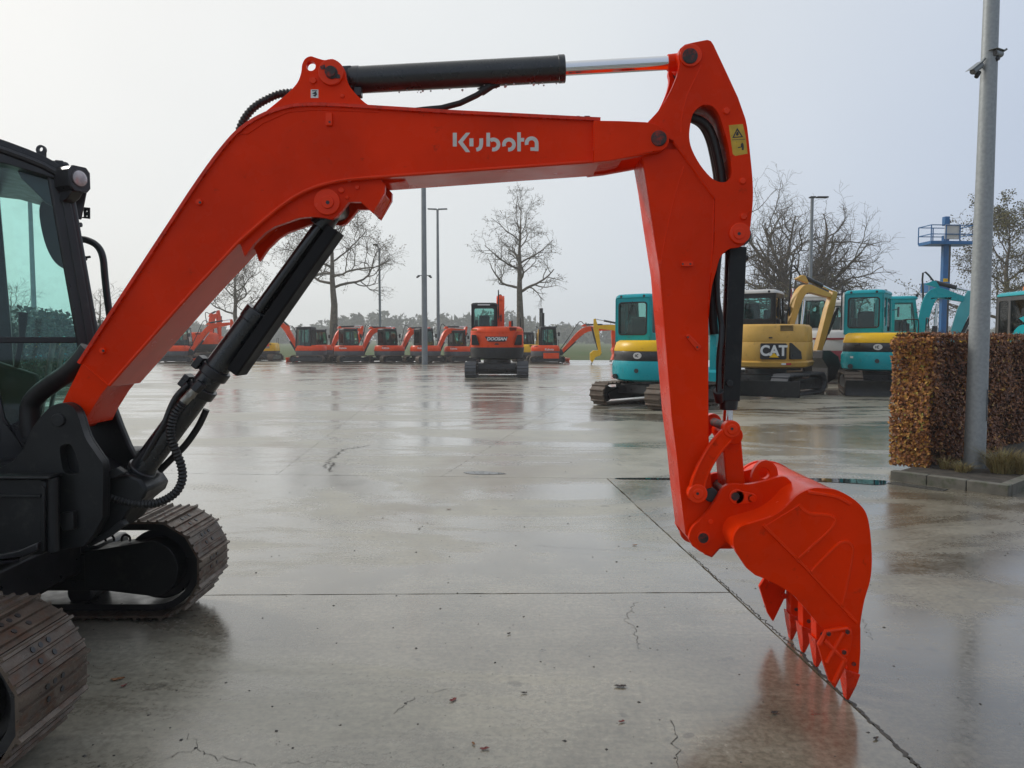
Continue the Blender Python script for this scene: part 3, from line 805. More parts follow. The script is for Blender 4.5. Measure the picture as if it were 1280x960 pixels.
# rigid pipe beside the barrel, fitting and looping hose
q0 = U3(232, 487, YC - 0.06)
b = MB(); b.tube([tuple(U3(px, py, YC - 0.06)) for (px, py) in smooth([(236, 480), (222, 494), (214, 508), (206, 528), (196, 545), (178, 575)], 4)], 0.014, 10); b.build('pipe', M['black'], bc)
b = MB(); b.cyl(U3(244, 487, YC - 0.09), U3(229, 503, YC - 0.09), 0.021, None, 12); b.cyl(U3(240, 491, YC - 0.09), U3(237, 495, YC - 0.09), 0.0235, None, 6); b.build('hose_fitting', M['steel'], bc, bevel=0.001)
b = MB(); b.cyl(U3(252, 478, YC - 0.085), U3(243, 488, YC - 0.09), 0.026, None, 6); b.build('hose_elbow', M['black'], bc, bevel=0.003)
wrapped([U3(px, py, YC - 0.10) for (px, py) in ((229, 503), (218, 518), (213, 540), (219, 562), (226, 580), (228, 598), (221, 614), (206, 625), (188, 630), (166, 629), (145, 623), (128, 618))], 0.0185, 'wrapped_hose', bc)
b = MB(); b.tube([tuple(U3(px, py, YC + 0.07)) for (px, py) in smooth([(258, 512), (248, 533), (232, 556), (216, 572), (200, 588)], 4)], 0.016, 10); b.build('hose', M['rubber'], bc)

# ---- bucket cylinder behind the arm
k0 = U3(919.5, 296, YC); k1 = U3(910, 511, YC); k2 = U3(908.5, 540, YC)
ax = (k1 - k0).normalized()
b = MB(); b.cyl(k0 + ax * 0.05, k1 - ax * 0.05, 0.043, None, 32); kc = b.build('bucket_cylinder', M['cylinder_black'], ex, bevel=0.003)
b = MB(); b.bar(k0 + ax * 0.05 + Vector((0.0, -0.045, 0)), k1 - ax * 0.04 + Vector((0.0, -0.045, 0)), 0.075, 0.01, (0, 1, 0)); b.build('shield', M['charcoal'], kc, bevel=0.002)
b = MB(); b.cyl(k1 - ax * 0.06, k1 + ax * 0.004, 0.047, 0.040, 32); b.build('gland', M['black'], kc, bevel=0.004)
b = MB(); b.cyl(k1, k2, 0.023, None, 24); b.build('rod', M['chrome'], kc)
b = MB(); b.cyl(k0 + Vector((0, -0.07, 0)), k0 + Vector((0, 0.07, 0)), 0.05, None, 28); b.build('base_eye', M['cylinder_black'], kc, bevel=0.003)
b = MB(); q = U3(931, 322, YC - 0.02); b.cyl(q - Vector((0.03, 0, 0)), q + Vector((0.012, 0, 0)), 0.012, None, 12); b.build('port_plug', M['black'], kc)
b = MB(); b.tube([tuple(U3(px, py, YC - 0.07)) for (px, py) in smooth([(899, 318), (896.5, 345), (897, 375), (901, 400), (902, 420), (899, 445), (898.5, 480), (899, 492)], 4)], 0.013, 10)
b.tube([tuple(U3(px, py, YC - 0.03)) for (px, py) in smooth([(896, 330), (891, 360), (891, 395), (893, 418)], 4)], 0.02, 10); b.build('hose', M['rubber'], kc)
b = MB(); b.tube([tuple(U3(px, py, YC - 0.08)) for (px, py) in smooth([(902, 405), (900.5, 440), (898.5, 470), (898, 495)], 4)], 0.009, 8); b.build('pipe', M['black'], kc)
b = MB(); q = U3(911.5, 479, YC - 0.055); b.cyl(q, q - Vector((0, 0.012, 0)), 0.015, None, 16); b.build('bolt', M['black'], kc, bevel=0.002)
b = MB(); q = U3(899, 494, YC - 0.075); b.cyl(q + Vector((-0.005, 0, 0.02)), q + Vector((0.01, 0.03, -0.03)), 0.024, 0.02, 14); b.build('hose_elbow', M['black'], kc, bevel=0.003)

# ---- links between arm, cylinder rod and bucket
LN = YC - 0.165
lk_out = smooth(UL([(862, 612), (866, 596), (876, 574), (889, 553), (903, 537)], LN), 5)
lk_in = smooth(UL([(921, 545), (906, 561), (893, 580), (884, 600), (881, 616)], LN), 5)
for (y0, y1, yb) in ((LN, LN + 0.03, LN), (YC + 0.135, YC + 0.165, YC + 0.165)):
    b = MB(); b.prism(lk_out + lk_in, y0, y1); lk = b.build('tipping_link', OR, ex, bevel=0.006)
    for (px, py, r) in ((914.5, 536.5, 11), (872, 617, 12.2)):
        b = MB(); x, z = U(px, py, LN); b.cyl((x, y0 - 0.008, z), (x, y1 + 0.008, z), r / F_PX * LN, None, 32); b.build('link_eye', M['orange_gloss'], lk, bevel=0.004)
    for (px, py, r) in ((914.5, 536.5, 6.5), (872, 617, 6.8)):
        b = MB(); x, z = U(px, py, LN); b.cyl((x, y0 - 0.014, z), (x, y1 + 0.014, z), r / F_PX * LN, None, 26); b.build('pin_cap', M['orange_gloss'], lk, bevel=0.003)
    if y0 == LN:
        for (px, py) in ((915, 536), (872, 617)):
            b = MB(); disc(b, px, py, LN - 0.014, 1.8, 0.001, 10); b.build('grease_hole', M['black'], lk)
        for dx, pts in ((0, lk_out[2:-2]), (1, lk_in[2:-2])):
            b = MB(); b.tube([(p[0] + (0.006 if dx == 0 else -0.006), LN - 0.001, p[1]) for p in pts], 0.005, 6); b.build('link_rim', M['orange_gloss'], lk)
u0 = U3(908.5, 541, YC); u1 = U3(915, 616, YC)
b = MB(); b.bar(u0, u1, 0.15, 0.085, (1, 0, 0)); b.cyl(u0 + Vector((0, -0.11, 0)), u0 + Vector((0, 0.11, 0)), 0.042, None, 28); b.cyl(u1 + Vector((0, -0.1, 0)), u1 + Vector((0, 0.1, 0)), 0.045, None, 28)
bl_ = b.build('bucket_link', OR, ex, bevel=0.006)
b = MB(); x, z = U(872, 617, LN); b.cyl((x, LN - 0.005, z), (x, YC + 0.17, z), 0.02); b.build('link_pin', M['pin'], bl_); b = MB(); x, z = U(914.5, 536.5, LN); b.cyl((x, LN - 0.005, z), (x, YC + 0.17, z), 0.02); b.build('link_pin', M['pin'], bl_)
b = MB(); x, z = U(888, 618, YC - 0.10); b.cyl((x, YC - 0.12, z), (x, YC - 0.05, z), 0.032, None, 24); b.build('dust_seal', M['black'], bl_, bevel=0.006)

# ---- bucket
BN, BF = YC - 0.325, YC + 0.395
shell_px = [(921, 690), (918, 674), (925, 660.5), (940, 655), (966, 646.5), (984, 634), (997, 620.5), (1014, 612), (1030, 611.5), (1046, 614), (1062, 622), (1074, 631.5), (1082, 643), (1086.5, 664), (1088.8, 699), (1086.6, 725), (1080, 748), (1076, 768), (1073.5, 787)]
shell = smooth(UL(shell_px, BN), 4)
mouth = UL([(1050, 790), (1030, 787), (1022, 779), (1008, 762), (992, 744), (974, 732), (957, 724), (944, 719), (933, 710)], BN)
th = 0.016
b = MB(); b.prism(shell + offset_line(shell, -th)[::-1], BN + 0.004, BF - 0.004)
bucket = b.build('bucket', M['orange_gloss'], ex, bevel=0.004)
for (y0, y1) in ((BN, BN + 0.02), (BF - 0.02, BF)):
    b = MB(); b.prism(offset_line(shell, 0.004) + mouth, y0, y1); b.build('side_plate', OR, bucket, bevel=0.004)
def beads(lines, Y, r=0.0085):
    for ln in lines:
        b = MB(); b.tube([(p[0], Y, p[1]) for p in smooth(UL(ln, Y), 4)], r, 6); b.build('pressed_rib', M['orange_gloss'], bucket)
# pressed panels stand a little proud between the ribs
for poly in ([(998, 631), (1006, 639), (1014, 642.5), (1030, 643.5), (1040, 646), (1043.5, 652), (1034, 665), (1015, 682), (997, 699), (956, 657), (975, 645)], [(1013, 716), (1030, 698), (1046, 682), (1056, 677), (1063, 681), (1065, 690), (1060, 722), (1052, 758)]):
    b = MB(); b.prism(UL(poly, BN), BN - 0.005, BN + 0.002); b.build('pressed_panel', OR, bucket, bevel=0.004)
beads([[(954, 656), (1000, 702), (1040, 745), (1071, 778)], [(998, 631), (1006, 639), (1014, 642.5), (1030, 643.5), (1040, 646), (1043.5, 652), (1034, 665), (1015, 682), (997, 699)],
       [(1013, 716), (1030, 698), (1046, 682), (1056, 677), (1063, 681), (1065, 690), (1060, 722), (1052, 758)],
       [(1009, 615), (1024, 617), (1045, 621), (1063, 630)]], BN - 0.0005)
# cutting lip
lip = UL([(1046, 792), (1068, 776), (1072, 815), (1049, 817)], BN)
b = MB(); b.prism(UL([(1056, 776), (1073, 774), (1072, 797), (1059, 797)], BN), BN + 0.02, BF - 0.02); b.build('cutting_lip', OR, bucket, bevel=0.004)
# ears
EN = YC - 0.145
ear_px = [(861, 674), (862.5, 666), (867, 657), (881, 644), (894, 626), (902.5, 611.5), (909, 606.3), (917.5, 604.3), (934, 605.6), (949, 603), (965, 599), (976, 595.6), (984, 597), (990, 603), (978, 615), (962, 630), (952, 642), (935, 648), (918, 655), (912, 668), (917, 683), (908, 679), (900, 684), (895, 690), (889, 695.5), (876, 690), (866, 683)]
eo = UL(ear_px, EN)
eo = smooth(eo[:13], 2) + eo[13:]
for (y0, y1) in ((EN, EN + 0.028), (YC + 0.117, YC + 0.145)):
    b = MB(); b.prism(eo, y0, y1); b.build('ear', OR, bucket, bevel=0.004)
b = MB(); b.prism(UL([(880, 693), (890, 697), (900, 686), (917, 686), (916, 676), (900, 680)], EN + 0.03), EN + 0.028, YC + 0.117); b.build('ear_web', OR, bucket, bevel=0.003)
b = MB(); disc(b, 920.5, 620.5, EN, 9.6, 0.009); disc(b, 939.5, 622.5, EN, 6.2, 0.009); b.prism(UL([(919, 612), (940, 616), (940, 629), (919, 630)], EN), EN - 0.009, EN + 0.001); b.build('pin_retainer', M['orange_gloss'], bucket, bevel=0.003)
b = MB(); x, z, r = disc(b, 919, 620.5, EN - 0.009, 5.2, 0.003); b.cyl((x, EN, z), (x, YC + 0.15, z), 0.025); b.build('bucket_pin', M['pin'], bucket)
b = MB(); disc(b, 939.5, 623, EN - 0.009, 3.6, 0.008, 6); b.build('bolt', M['orange_gloss'], bucket, bevel=0.001)
b = MB(); disc(b, 879, 672.5, EN, 8.6, 0.007); b.build('pin_boss', M['orange_gloss'], bucket, bevel=0.002)
b = MB(); x, z, r = disc(b, 879, 672.5, EN - 0.007, 6.4, 0.004); b.cyl((x, EN, z), (x, YC + 0.16, z), 0.028); b.build('bucket_pin', M['pin'], bucket)
b = MB(); disc(b, 888, 652, EN, 3.3, 0.008, 16); b.build('bolt', M['orange_gloss'], bucket, bevel=0.002)
b = MB(); x, z = U(866, 664, YC + 0.14); b.cyl((x, YC + 0.146, z), (x, YC + 0.17, z), 0.06, None, 28); b.build('pin_boss', M['orange_gloss'], bucket, bevel=0.004)
# back plate between the ears and lifting eye
b = MB(); b.prism(UL([(945, 606), (978, 597), (1014, 611), (1000, 622), (980, 616), (955, 628)], YC), EN + 0.028, YC + 0.117); b.build('back_plate', OR, bucket, bevel=0.004)
ho = smooth(UL([(936, 612), (940, 590), (948, 578), (957, 575), (966, 579), (971, 589), (972, 612)], YC), 4)
hi = [U(952, 592, YC)]
b = MB(); b.prism(ho, YC - 0.014, YC + 0.014, [circle2(*U(954, 591, YC), 0.026, 20)]); b.build('lifting_eye', M['orange_gloss'], bucket, bevel=0.005)
# teeth
def tooth(Y):
    Yt = BN + 0.035
    k = MB(); k.prism(UL([(1056, 780), (1072, 780), (1072, 812), (1070, 838), (1055.5, 836), (1055, 812)], Yt), Y - 0.034, Y + 0.034)
    t_ = k.build('tooth', OR, bucket, bevel=0.004)
    A = UL([(1052.5, 832.5), (1070.5, 838.5)], Yt); tip = U(1058.5, 873.5, Yt); mid = UL([(1054.5, 851), (1066.5, 853)], Yt)
    k = MB()
    w0, w1, w2 = 0.043, 0.037, 0.016
    rings = []
    for (a, c, w) in ((A[0], A[1], w0), (mid[0], mid[1], w1)):
        rings.append([(a[0], Y - w, a[1]), (c[0], Y - w, c[1]), (c[0], Y + w, c[1]), (a[0], Y + w, a[1])])
    rings.append([(tip[0] - 0.006, Y - w2, tip[1]), (tip[0] + 0.006, Y - w2, tip[1]), (tip[0] + 0.006, Y + w2, tip[1]), (tip[0] - 0.006, Y + w2, tip[1])])
    k.loft(rings); k.build('tooth_tip', M['orange_edge'], t_, bevel=0.003)
    k = MB(); x, z = U(1063, 826, Yt); k.cyl((x, Y - 0.039, z), (x, Y + 0.039, z), 0.009, None, 10); k.build('tooth_pin', M['pin'], t_)
    return t_
for i in range(5): tooth(BN + 0.04 + i * (0.64 / 4))
# side cutters with ribs and bolts
cut_px = [(1020, 804), (1031, 786), (1045, 783.5), (1061, 782), (1063, 793), (1060, 810), (1057.6, 824), (1041, 857.5), (1033, 845), (1025, 820)]
CN = BN - 0.012
for (y0, y1) in ((CN - 0.012, BN), (BF, BF + 0.024)):
    b = MB(); b.prism(UL(cut_px, BN), y0, y1); ct = b.build('side_cutter', OR, bucket, bevel=0.003)
    if y0 < YC:
        Yr = CN - 0.013
        for ln in (((1030, 800), (1057, 826)), ((1054, 790), (1033, 828)), ((1024, 806), (1032, 789), (1059, 785)), ((1042, 853), (1056, 822))):
            b = MB(); b.tube([U3(p[0], p[1], Yr) for p in ln], 0.0095, 8); b.build('rib', M['orange_gloss'], ct)
        for (px, py) in ((1035.5, 792), (1059, 789.5), (1054.6, 815)):
            b = MB(); disc(b, px, py, Yr + 0.002, 4.6, 0.011, 20); b.build('bolt_collar', M['orange_gloss'], ct, bevel=0.002)
            b = MB(); disc(b, px, py, Yr - 0.008, 3.0, 0.007, 6); b.build('bolt', M['pin'], ct, bevel=0.001)
    else:
        for (px, py) in ((1035.5, 792), (1059, 789.5), (1054.6, 815)):
            b = MB(); x, z = U(px, py, BN); b.cyl((x, BF - 0.035, z), (x, BF - 0.015, z), 0.015, None, 8); b.build('bolt', M['orange_edge'], ct)

# ---- swing bracket
pl_px = [(-30, 600), (0, 585), (16, 576), (29, 561), (40, 536), (52.5, 519), (62.5, 509), (75, 504), (86, 506), (96, 516), (106, 546), (116, 562), (127, 578), (129, 588), (128, 648), (116, 670), (104, 683), (40, 692), (-30, 692)]
SN = YC - 0.20
pl = UL(pl_px[:2], SN) + smooth(UL(pl_px[2:13], SN), 3) + UL(pl_px[13:], SN)
slot = smooth(UL([(75, 561), (80, 556), (88, 556), (94, 566), (98, 580), (98, 591), (90, 593), (81, 591), (77, 580)], SN), 3, True)
b = MB(); b.prism(pl, SN, SN + 0.045, [slot]); sb = b.build('swing_bracket', CH, ex, bevel=0.006)
b = MB(); b.prism(pl, SN + 0.047, SN + 0.06); b.build('inner_plate', CH, sb, bevel=0.004)
b = MB(); b.prism(UL([(60, 512), (86, 506), (110, 506), (132, 502), (142, 508), (151, 532), (161, 556), (169, 572), (165, 600), (120, 640), (60, 640)], YC + 0.15), YC + 0.15, YC + 0.19); b.build('far_plate', CH, sb, bevel=0.008)
b = MB(); disc(b, 73.5, 525, SN, 8.4, 0.012); b.build('boom_pin', CH, sb, bevel=0.004)
b = MB(); b.prism(UL([(60, 600), (110, 600), (140, 597), (160, 594), (176, 600), (184, 612), (180, 622), (165, 634), (152, 656), (136, 668), (104, 684), (60, 688)], YC - 0.11), YC - 0.11, YC + 0.11); b.build('pivot_casting', CH, sb, bevel=0.012)
b = MB(); b.prism(UL([(60, 560), (110, 575), (135, 590), (100, 640), (60, 640)], YC), SN + 0.06, YC + 0.15); b.build('inner_web', M['black'], sb, bevel=0.004)
b = MB(); b.prism(UL([(131, 592), (150, 583), (160, 590), (145, 597)], YC - 0.12), YC - 0.15, YC - 0.11); b.build('guide_lug', CH, sb, bevel=0.004)
b = MB(); b.prism(UL([(110, 676), (128, 668), (152, 650), (158, 656), (136, 672), (112, 684)], YC - 0.13), YC - 0.145, YC - 0.1); b.build('edge_rib', CH, sb, bevel=0.004)

# ---- revolving house : front corner of the body, toolbox and fender in view
b = MB()
hb = YC - 0.28
b.prism(UL([(-420, 599), (54, 599), (58, 604), (58, 690), (50, 694), (-420, 720)], hb), hb, YC + 0.62)
house = b.build('house', CH, ex, bevel=0.015)
b = MB(); b.prism(UL([(-420, 595.5), (61, 595.5), (61, 600), (-420, 600)], hb - 0.02), hb - 0.02, YC + 0.6); b.build('top_rail', CH, house, bevel=0.006)
b = MB(); b.tube([U3(66, 597, hb + 0.02), U3(66.5, 640, hb + 0.02), U3(67, 689, hb + 0.02)], 0.024, 14); b.build('corner_post', CH, house, bevel=0.003)
b = MB(); b.prism(UL([(-400, 618), (52, 618), (52, 622), (-400, 622)], hb - 0.004), hb - 0.012, hb + 0.002); b.prism(UL([(53, 606), (57, 610), (57, 688), (53, 688)], hb - 0.004), hb - 0.012, hb + 0.002); b.build('panel_edge', CH, house, bevel=0.003)
b = MB(); b.prism(UL([(80, 640), (96, 638), (97, 660), (84, 662), (80, 654)], SN), SN - 0.03, SN + 0.002); b.build('latch_block', CH, house, bevel=0.004)
b = MB(); b.tube([U3(60, 650, SN - 0.02), U3(74, 648, SN - 0.02), U3(84, 646, SN - 0.02)], 0.006, 8); b.tube([U3(60, 656, SN - 0.02), U3(80, 656, SN - 0.02)], 0.006, 8); b.build('latch_cable', M['rubber'], house)
b = MB(); b.prism(smooth(UL([(-300, 740), (0, 704), (30, 696), (52, 686)], hb), 3) + UL([(52, 676), (28, 686), (0, 692), (-300, 716)], hb), hb - 0.03, hb + 0.1); b.build('fender', M['black'], house, bevel=0.006)
# body mass behind the corner, out of the frame to the left
b = MB(); b.box(-4.55, -2.9, YC - 0.93, YC + 0.93, 0.66, 1.15); b.build('engine_deck', CH, house, bevel=0.05)
b = MB(); b.box(-3.3, -2.62, YC - 0.9, YC + 0.92, 0.62, 1.0); b.build('platform', M['black'], house, bevel=0.03)  # hidden lower frame of the house, added to block sky and sun underneath
b = MB()
tail = [(-4.5 + 1.05 - 1.05 * math.cos(a) - 0.2, YC + 0.95 * math.sin(a)) for a in [math.radians(-90 + 180 * i / 16) for i in range(17)]]
b.plan(tail, 0.68, 1.45); b.build('counterweight', OR, house, bevel=0.06)
b = MB(); b.cyl((-3.05, YC, 0.5), (-3.05, YC, 0.68), 0.5, None, 40); b.build('slew_ring', M['black'], house)

# ---- cab, turned a little away from the boom
CA = math.radians(30)
cf = Vector((math.cos(CA), math.sin(CA), 0)); cl = Vector((-math.sin(CA), math.cos(CA), 0))
C0 = Vector((-2.105, 3.78, 0))
def Cb(s, w, z): return C0 + cf * s + cl * w + Vector((0, 0, z))
def front(z): return -(z - 1.65) * 0.125
def cprism(mb, poly, w0, w1, holes=()):
    loops = [poly] + list(holes)
    mb._extrude(loops, lambda p: Cb(p[0], w0, p[1]), lambda p: Cb(p[0], w1, p[1]))
def pillar(mb, w0, w1, d0, d1):
    zz = [0.95, 1.3, 1.65, 2.0, 2.30, 2.42]
    cprism(mb, [(front(z) - d0, z) for z in zz] + [(front(z) - d1, z) for z in reversed(zz)], w0, w1)
CWID = 1.0
b = MB(); pillar(b, 0.0, 0.07, 0.0, 0.105); cab = b.build('cab', M['black'], ex, bevel=0.015)
b = MB(); pillar(b, CWID - 0.07, CWID, 0.0, 0.075); b.build('pillar', M['black'], cab, bevel=0.015)
b = MB(); pillar(b, -0.012, 0.02, 0.022, 0.06); b.build('door_frame', M['black'], cab, bevel=0.006)
for w in (0.0, CWID - 0.06):
    b = MB(); cprism(b, [(-0.415, 1.0), (-0.425, 1.6), (-0.46, 2.46), (-0.54, 2.46), (-0.51, 1.6), (-0.50, 1.0)], w, w + 0.06); b.build('pillar', M['black'], cab, bevel=0.012)
    b = MB(); cprism(b, [(-1.25, 1.0), (-1.25, 2.5), (-1.15, 2.5), (-1.15, 1.0)], w, w + 0.06); b.build('pillar', M['black'], cab, bevel=0.012)
roof = smooth([(-1.32, 2.50), (-1.0, 2.555), (-0.65, 2.55), (-0.42, 2.50), (-0.20, 2.43), (-0.11, 2.37)], 3)
b = MB(); cprism(b, roof + [(-0.13, 2.32), (-0.36, 2.375), (-1.32, 2.42)], -0.03, CWID + 0.03); b.build('roof', M['black'], cab, bevel=0.025, seg=3)
b = MB(); b.tube([Cb(p[0], -0.028, p[1] - 0.05) for p in roof], 0.018, 8); b.build('drip_rail', M['black'], cab)
b = MB(); cprism(b, [(0.04, 0.95), (-0.02, 1.06), (-0.26, 1.045), (-0.35, 1.07), (-0.40, 1.16), (-0.42, 1.3), (-0.6, 1.3), (-1.25, 1.25), (-1.25, 0.9)], 0.0, 0.06); b.build('side_sill', M['black'], cab, bevel=0.01)
b = MB(); cprism(b, [(0.0, 0.95), (0.0, 1.1), (-1.25, 1.1), (-1.25, 0.95)], CWID - 0.06, CWID); b.build('side_sill', M['black'], cab, bevel=0.01)
b = MB(); cprism(b, [(front(1.52) - 0.02, 1.525), (-1.2, 1.525), (-1.2, 1.555), (front(1.55) - 0.02, 1.555)], 0.015, 0.045); b.build('window_rail', M['black'], cab, bevel=0.004)
b = MB(); cprism(b, [(front(1.52) - 0.02, 1.525), (-1.2, 1.525), (-1.2, 1.55), (front(1.55) - 0.02, 1.55)], CWID - 0.045, CWID - 0.015); b.build('window_rail', M['black'], cab, bevel=0.004)
for w in (0.028, CWID - 0.034):
    b = MB(); cprism(b, [(front(1.02) - 0.04, 1.02), (front(2.36) - 0.04, 2.36), (-0.47, 2.42), (-0.43, 1.02)], w, w + 0.006); b.build('side_window', M['glass'], cab, smooth_angle=0)
    b = MB(); cprism(b, [(-0.52, 1.1), (-0.52, 2.45), (-1.18, 2.45), (-1.18, 1.1)], w, w + 0.006); b.build('side_window', M['glass'], cab, smooth_angle=0)
b = MB(); b.add([Cb(front(z) - 0.02, w, z) for z in (1.1, 2.36) for w in (0.06, CWID - 0.06)] + [Cb(front(z) - 0.026, w, z) for z in (1.1, 2.36) for w in (0.06, CWID - 0.06)], [(0, 1, 3, 2), (4, 6, 7, 5), (0, 4, 5, 1), (2, 3, 7, 6), (0, 2, 6, 4), (1, 5, 7, 3)]); b.build('windscreen', M['glass'], cab, smooth_angle=0)
b = MB(); cprism(b, [(-1.25, 1.0), (-1.25, 1.62), (-1.21, 1.62), (-1.21, 1.0)], 0.06, CWID - 0.06); b.build('rear_panel', M['black'], cab)
b = MB(); cprism(b, [(-0.62, 1.05), (-0.62, 1.45), (-0.70, 1.50), (-1.05, 1.48), (-1.12, 1.95), (-1.2, 1.95), (-1.2, 1.05)], 0.28, 0.72); b.build('seat', M['interior'], cab, bevel=0.04)
b = MB(); cprism(b, [(-0.28, 1.0), (-0.26, 1.36), (-0.5, 1.46), (-0.9, 1.46), (-0.9, 1.0)], 0.14, 0.27); b.build('console', M['interior'], cab, bevel=0.02)
b = MB(); b.tube([Cb(-0.36, 0.2, 1.4), Cb(-0.33, 0.2, 1.55), Cb(-0.32, 0.2, 1.68)], [0.012, 0.014, 0.022], 10); b.build('joystick', M['interior'], cab)
b = MB(); b.tube([Cb(-0.30, 0.55, 1.0), Cb(-0.20, 0.55, 1.55)], 0.015, 8); b.tube([Cb(-0.26, 0.62, 1.0), Cb(-0.16, 0.62, 1.5)], 0.012, 8); b.build('travel_lever', M['steel'], cab)
b = MB(); cprism(b, smooth([(-0.12, 2.32), (-0.22, 2.36), (-0.26, 2.30), (-0.24, 2.12), (-0.19, 2.00), (-0.12, 1.97), (-0.08, 2.1)], 4, True), CWID - 0.13, CWID - 0.10); b.build('mirror', M['grey_plastic'], cab, bevel=0.01)
b = MB(); cprism(b, [(-0.02, 2.30), (-0.33, 2.40), (-0.30, 2.33), (-0.20, 2.22), (-0.10, 2.16), (-0.05, 2.15)], 0.07, 0.09); b.build('corner_gusset', M['black'], cab, bevel=0.004)
# work lamp box on the front corner
LM = Matrix.Translation(Cb(-0.10, -0.02, 2.325)) @ Matrix.Rotation(math.radians(-24), 4, 'Z') @ Matrix.Scale(0.74, 4)
oct_ = [(-0.075, -0.055), (-0.05, -0.085), (0.05, -0.085), (0.075, -0.055), (0.075, 0.05), (0.05, 0.08), (-0.05, 0.08), (-0.075, 0.05)]
b = MB(LM); b.wallx(oct_, -0.04, 0.115); lamp = b.build('work_lamp', M['black'], cab, bevel=0.006)
b = MB(LM); b.cyl((0.112, -0.005, 0.0), (0.122, -0.005, 0.0), 0.058, 0.056, 28); b.build('lamp_rim', M['grey_plastic'], cab, bevel=0.002)
b = MB(LM); b.loft([[(0.122 + dx, -0.005 + r * math.cos(a), r * math.sin(a)) for a in [6.2832 * i / 24 for i in range(24)]] for (dx, r) in ((0.0, 0.05), (0.006, 0.042), (0.010, 0.026), (0.012, 0.006))]); b.build('lamp_lens', M['lens'], cab)
b = MB(LM); b.prism([(-0.02, -0.08), (0.1, -0.085), (0.06, -0.125), (0.0, -0.15), (-0.03, -0.14)], -0.05, 0.03); b.build('lamp_bracket', M['black'], cab, bevel=0.004)
b = MB(); q = Cb(-0.21, 0.02, 2.435); b.prism(circle2(q.x, q.z + 0.03, 0.024, 20, -0.5, math.pi + 0.5) + [(q.x - 0.045, q.z - 0.03), (q.x + 0.02, q.z - 0.03)], q.y - 0.006, q.y + 0.006, [circle2(q.x, q.z + 0.034, 0.011, 14)]); b.build('lifting_eye', M['black'], cab, bevel=0.002)
Yh = 4.05
b = MB(); b.prism(UL([(96, 258), (112, 259.5), (112, 273.5), (98, 272)], Yh), Yh, Yh + 0.008, [UL([(98.5, 260.5), (104, 261), (104.5, 271), (100.5, 271)], Yh), circle2(*U(108.3, 264, Yh), 0.004, 8), circle2(*U(108.3, 270, Yh), 0.004, 8)]); b.build('mirror_bracket', M['black'], cab, bevel=0.001)
b = MB()
for (px, py) in ((98, 281), (104, 323)):
    b.cyl(U3(px - 4, py, Yh), U3(px + 4, py, Yh), 0.013, None, 10)
b.cyl(U3(106, 322, Yh), U3(113, 321, Yh), 0.007, None, 8); b.build('door_catch', M['black'], cab, bevel=0.002)
b = MB(); b.tube([tuple(U3(px, py, 4.3)) for (px, py) in smooth([(101, 299), (108, 300), (118, 304.5), (125, 312), (129, 324), (131, 345), (134, 372), (137.5, 398), (141, 430), (130, 440)], 4)], 0.019, 12); b.build('grab_handle', M['black'], cab)
# fat hose bundle from the house to the boom foot
b = MB(); b.tube([tuple(U3(px, py, y)) for (px, py, y) in smooth([(40, 545, 3.5), (37, 525, 3.5), (39, 505, 3.5), (50, 491, 3.49), (66, 479, 3.47), (84, 467, 3.44), (100, 452, 3.42), (112, 436, 3.42)], 4)], 0.043, 14); b.build('hose_bundle', M['rubber'], ex)
b = MB(); b.prism(UL([(14, 532), (34, 520), (70, 520), (70, 560), (30, 560)], 3.6), 3.58, 3.62); b.build('hose_shroud', M['black'], ex, bevel=0.01)

# ---- crawler tracks
def shoe_mesh():
    k = MB()
    W, P_ = 0.40, 0.135
    k.box(-P_ / 2 - 0.003, P_ / 2 + 0.003, -W / 2, W / 2, -0.006, 0.006)
    for (x, h, w) in ((-0.056, 0.017, 0.010), (-0.006, 0.010, 0.008), (0.044, 0.010, 0.008)):
        k.loft([[(x - w, -W / 2, 0.005), (x + w, -W / 2, 0.005), (x + w, W / 2, 0.005), (x - w, W / 2, 0.005)], [(x - w * 0.5, -W / 2, 0.006 + h), (x + w * 0.5, -W / 2, 0.006 + h), (x + w * 0.5, W / 2, 0.006 + h), (x - w * 0.5, W / 2, 0.006 + h)]])
    me = k.build('tmp', M['track'], None, smooth_angle=0)
    data = me.data; data.name = 'track_shoe'
    bpy.data.objects.remove(me)
    k = MB()
    for (x, y) in ((-0.029, -0.045), (-0.029, 0.0), (-0.029, 0.045), (0.02, -0.04), (0.02, 0.04)):
        k.cyl((x, y, 0.004), (x, y, 0.009 if abs(y) > 0.01 else 0.0075), 0.011, None, 8)
    me = k.build('tmp', M['black'], None, smooth_angle=0)
    d2 = me.data; d2.name = 'shoe_bolts'
    bpy.data.objects.remove(me)
    return data, d2
SHOE, BOLTS = shoe_mesh()
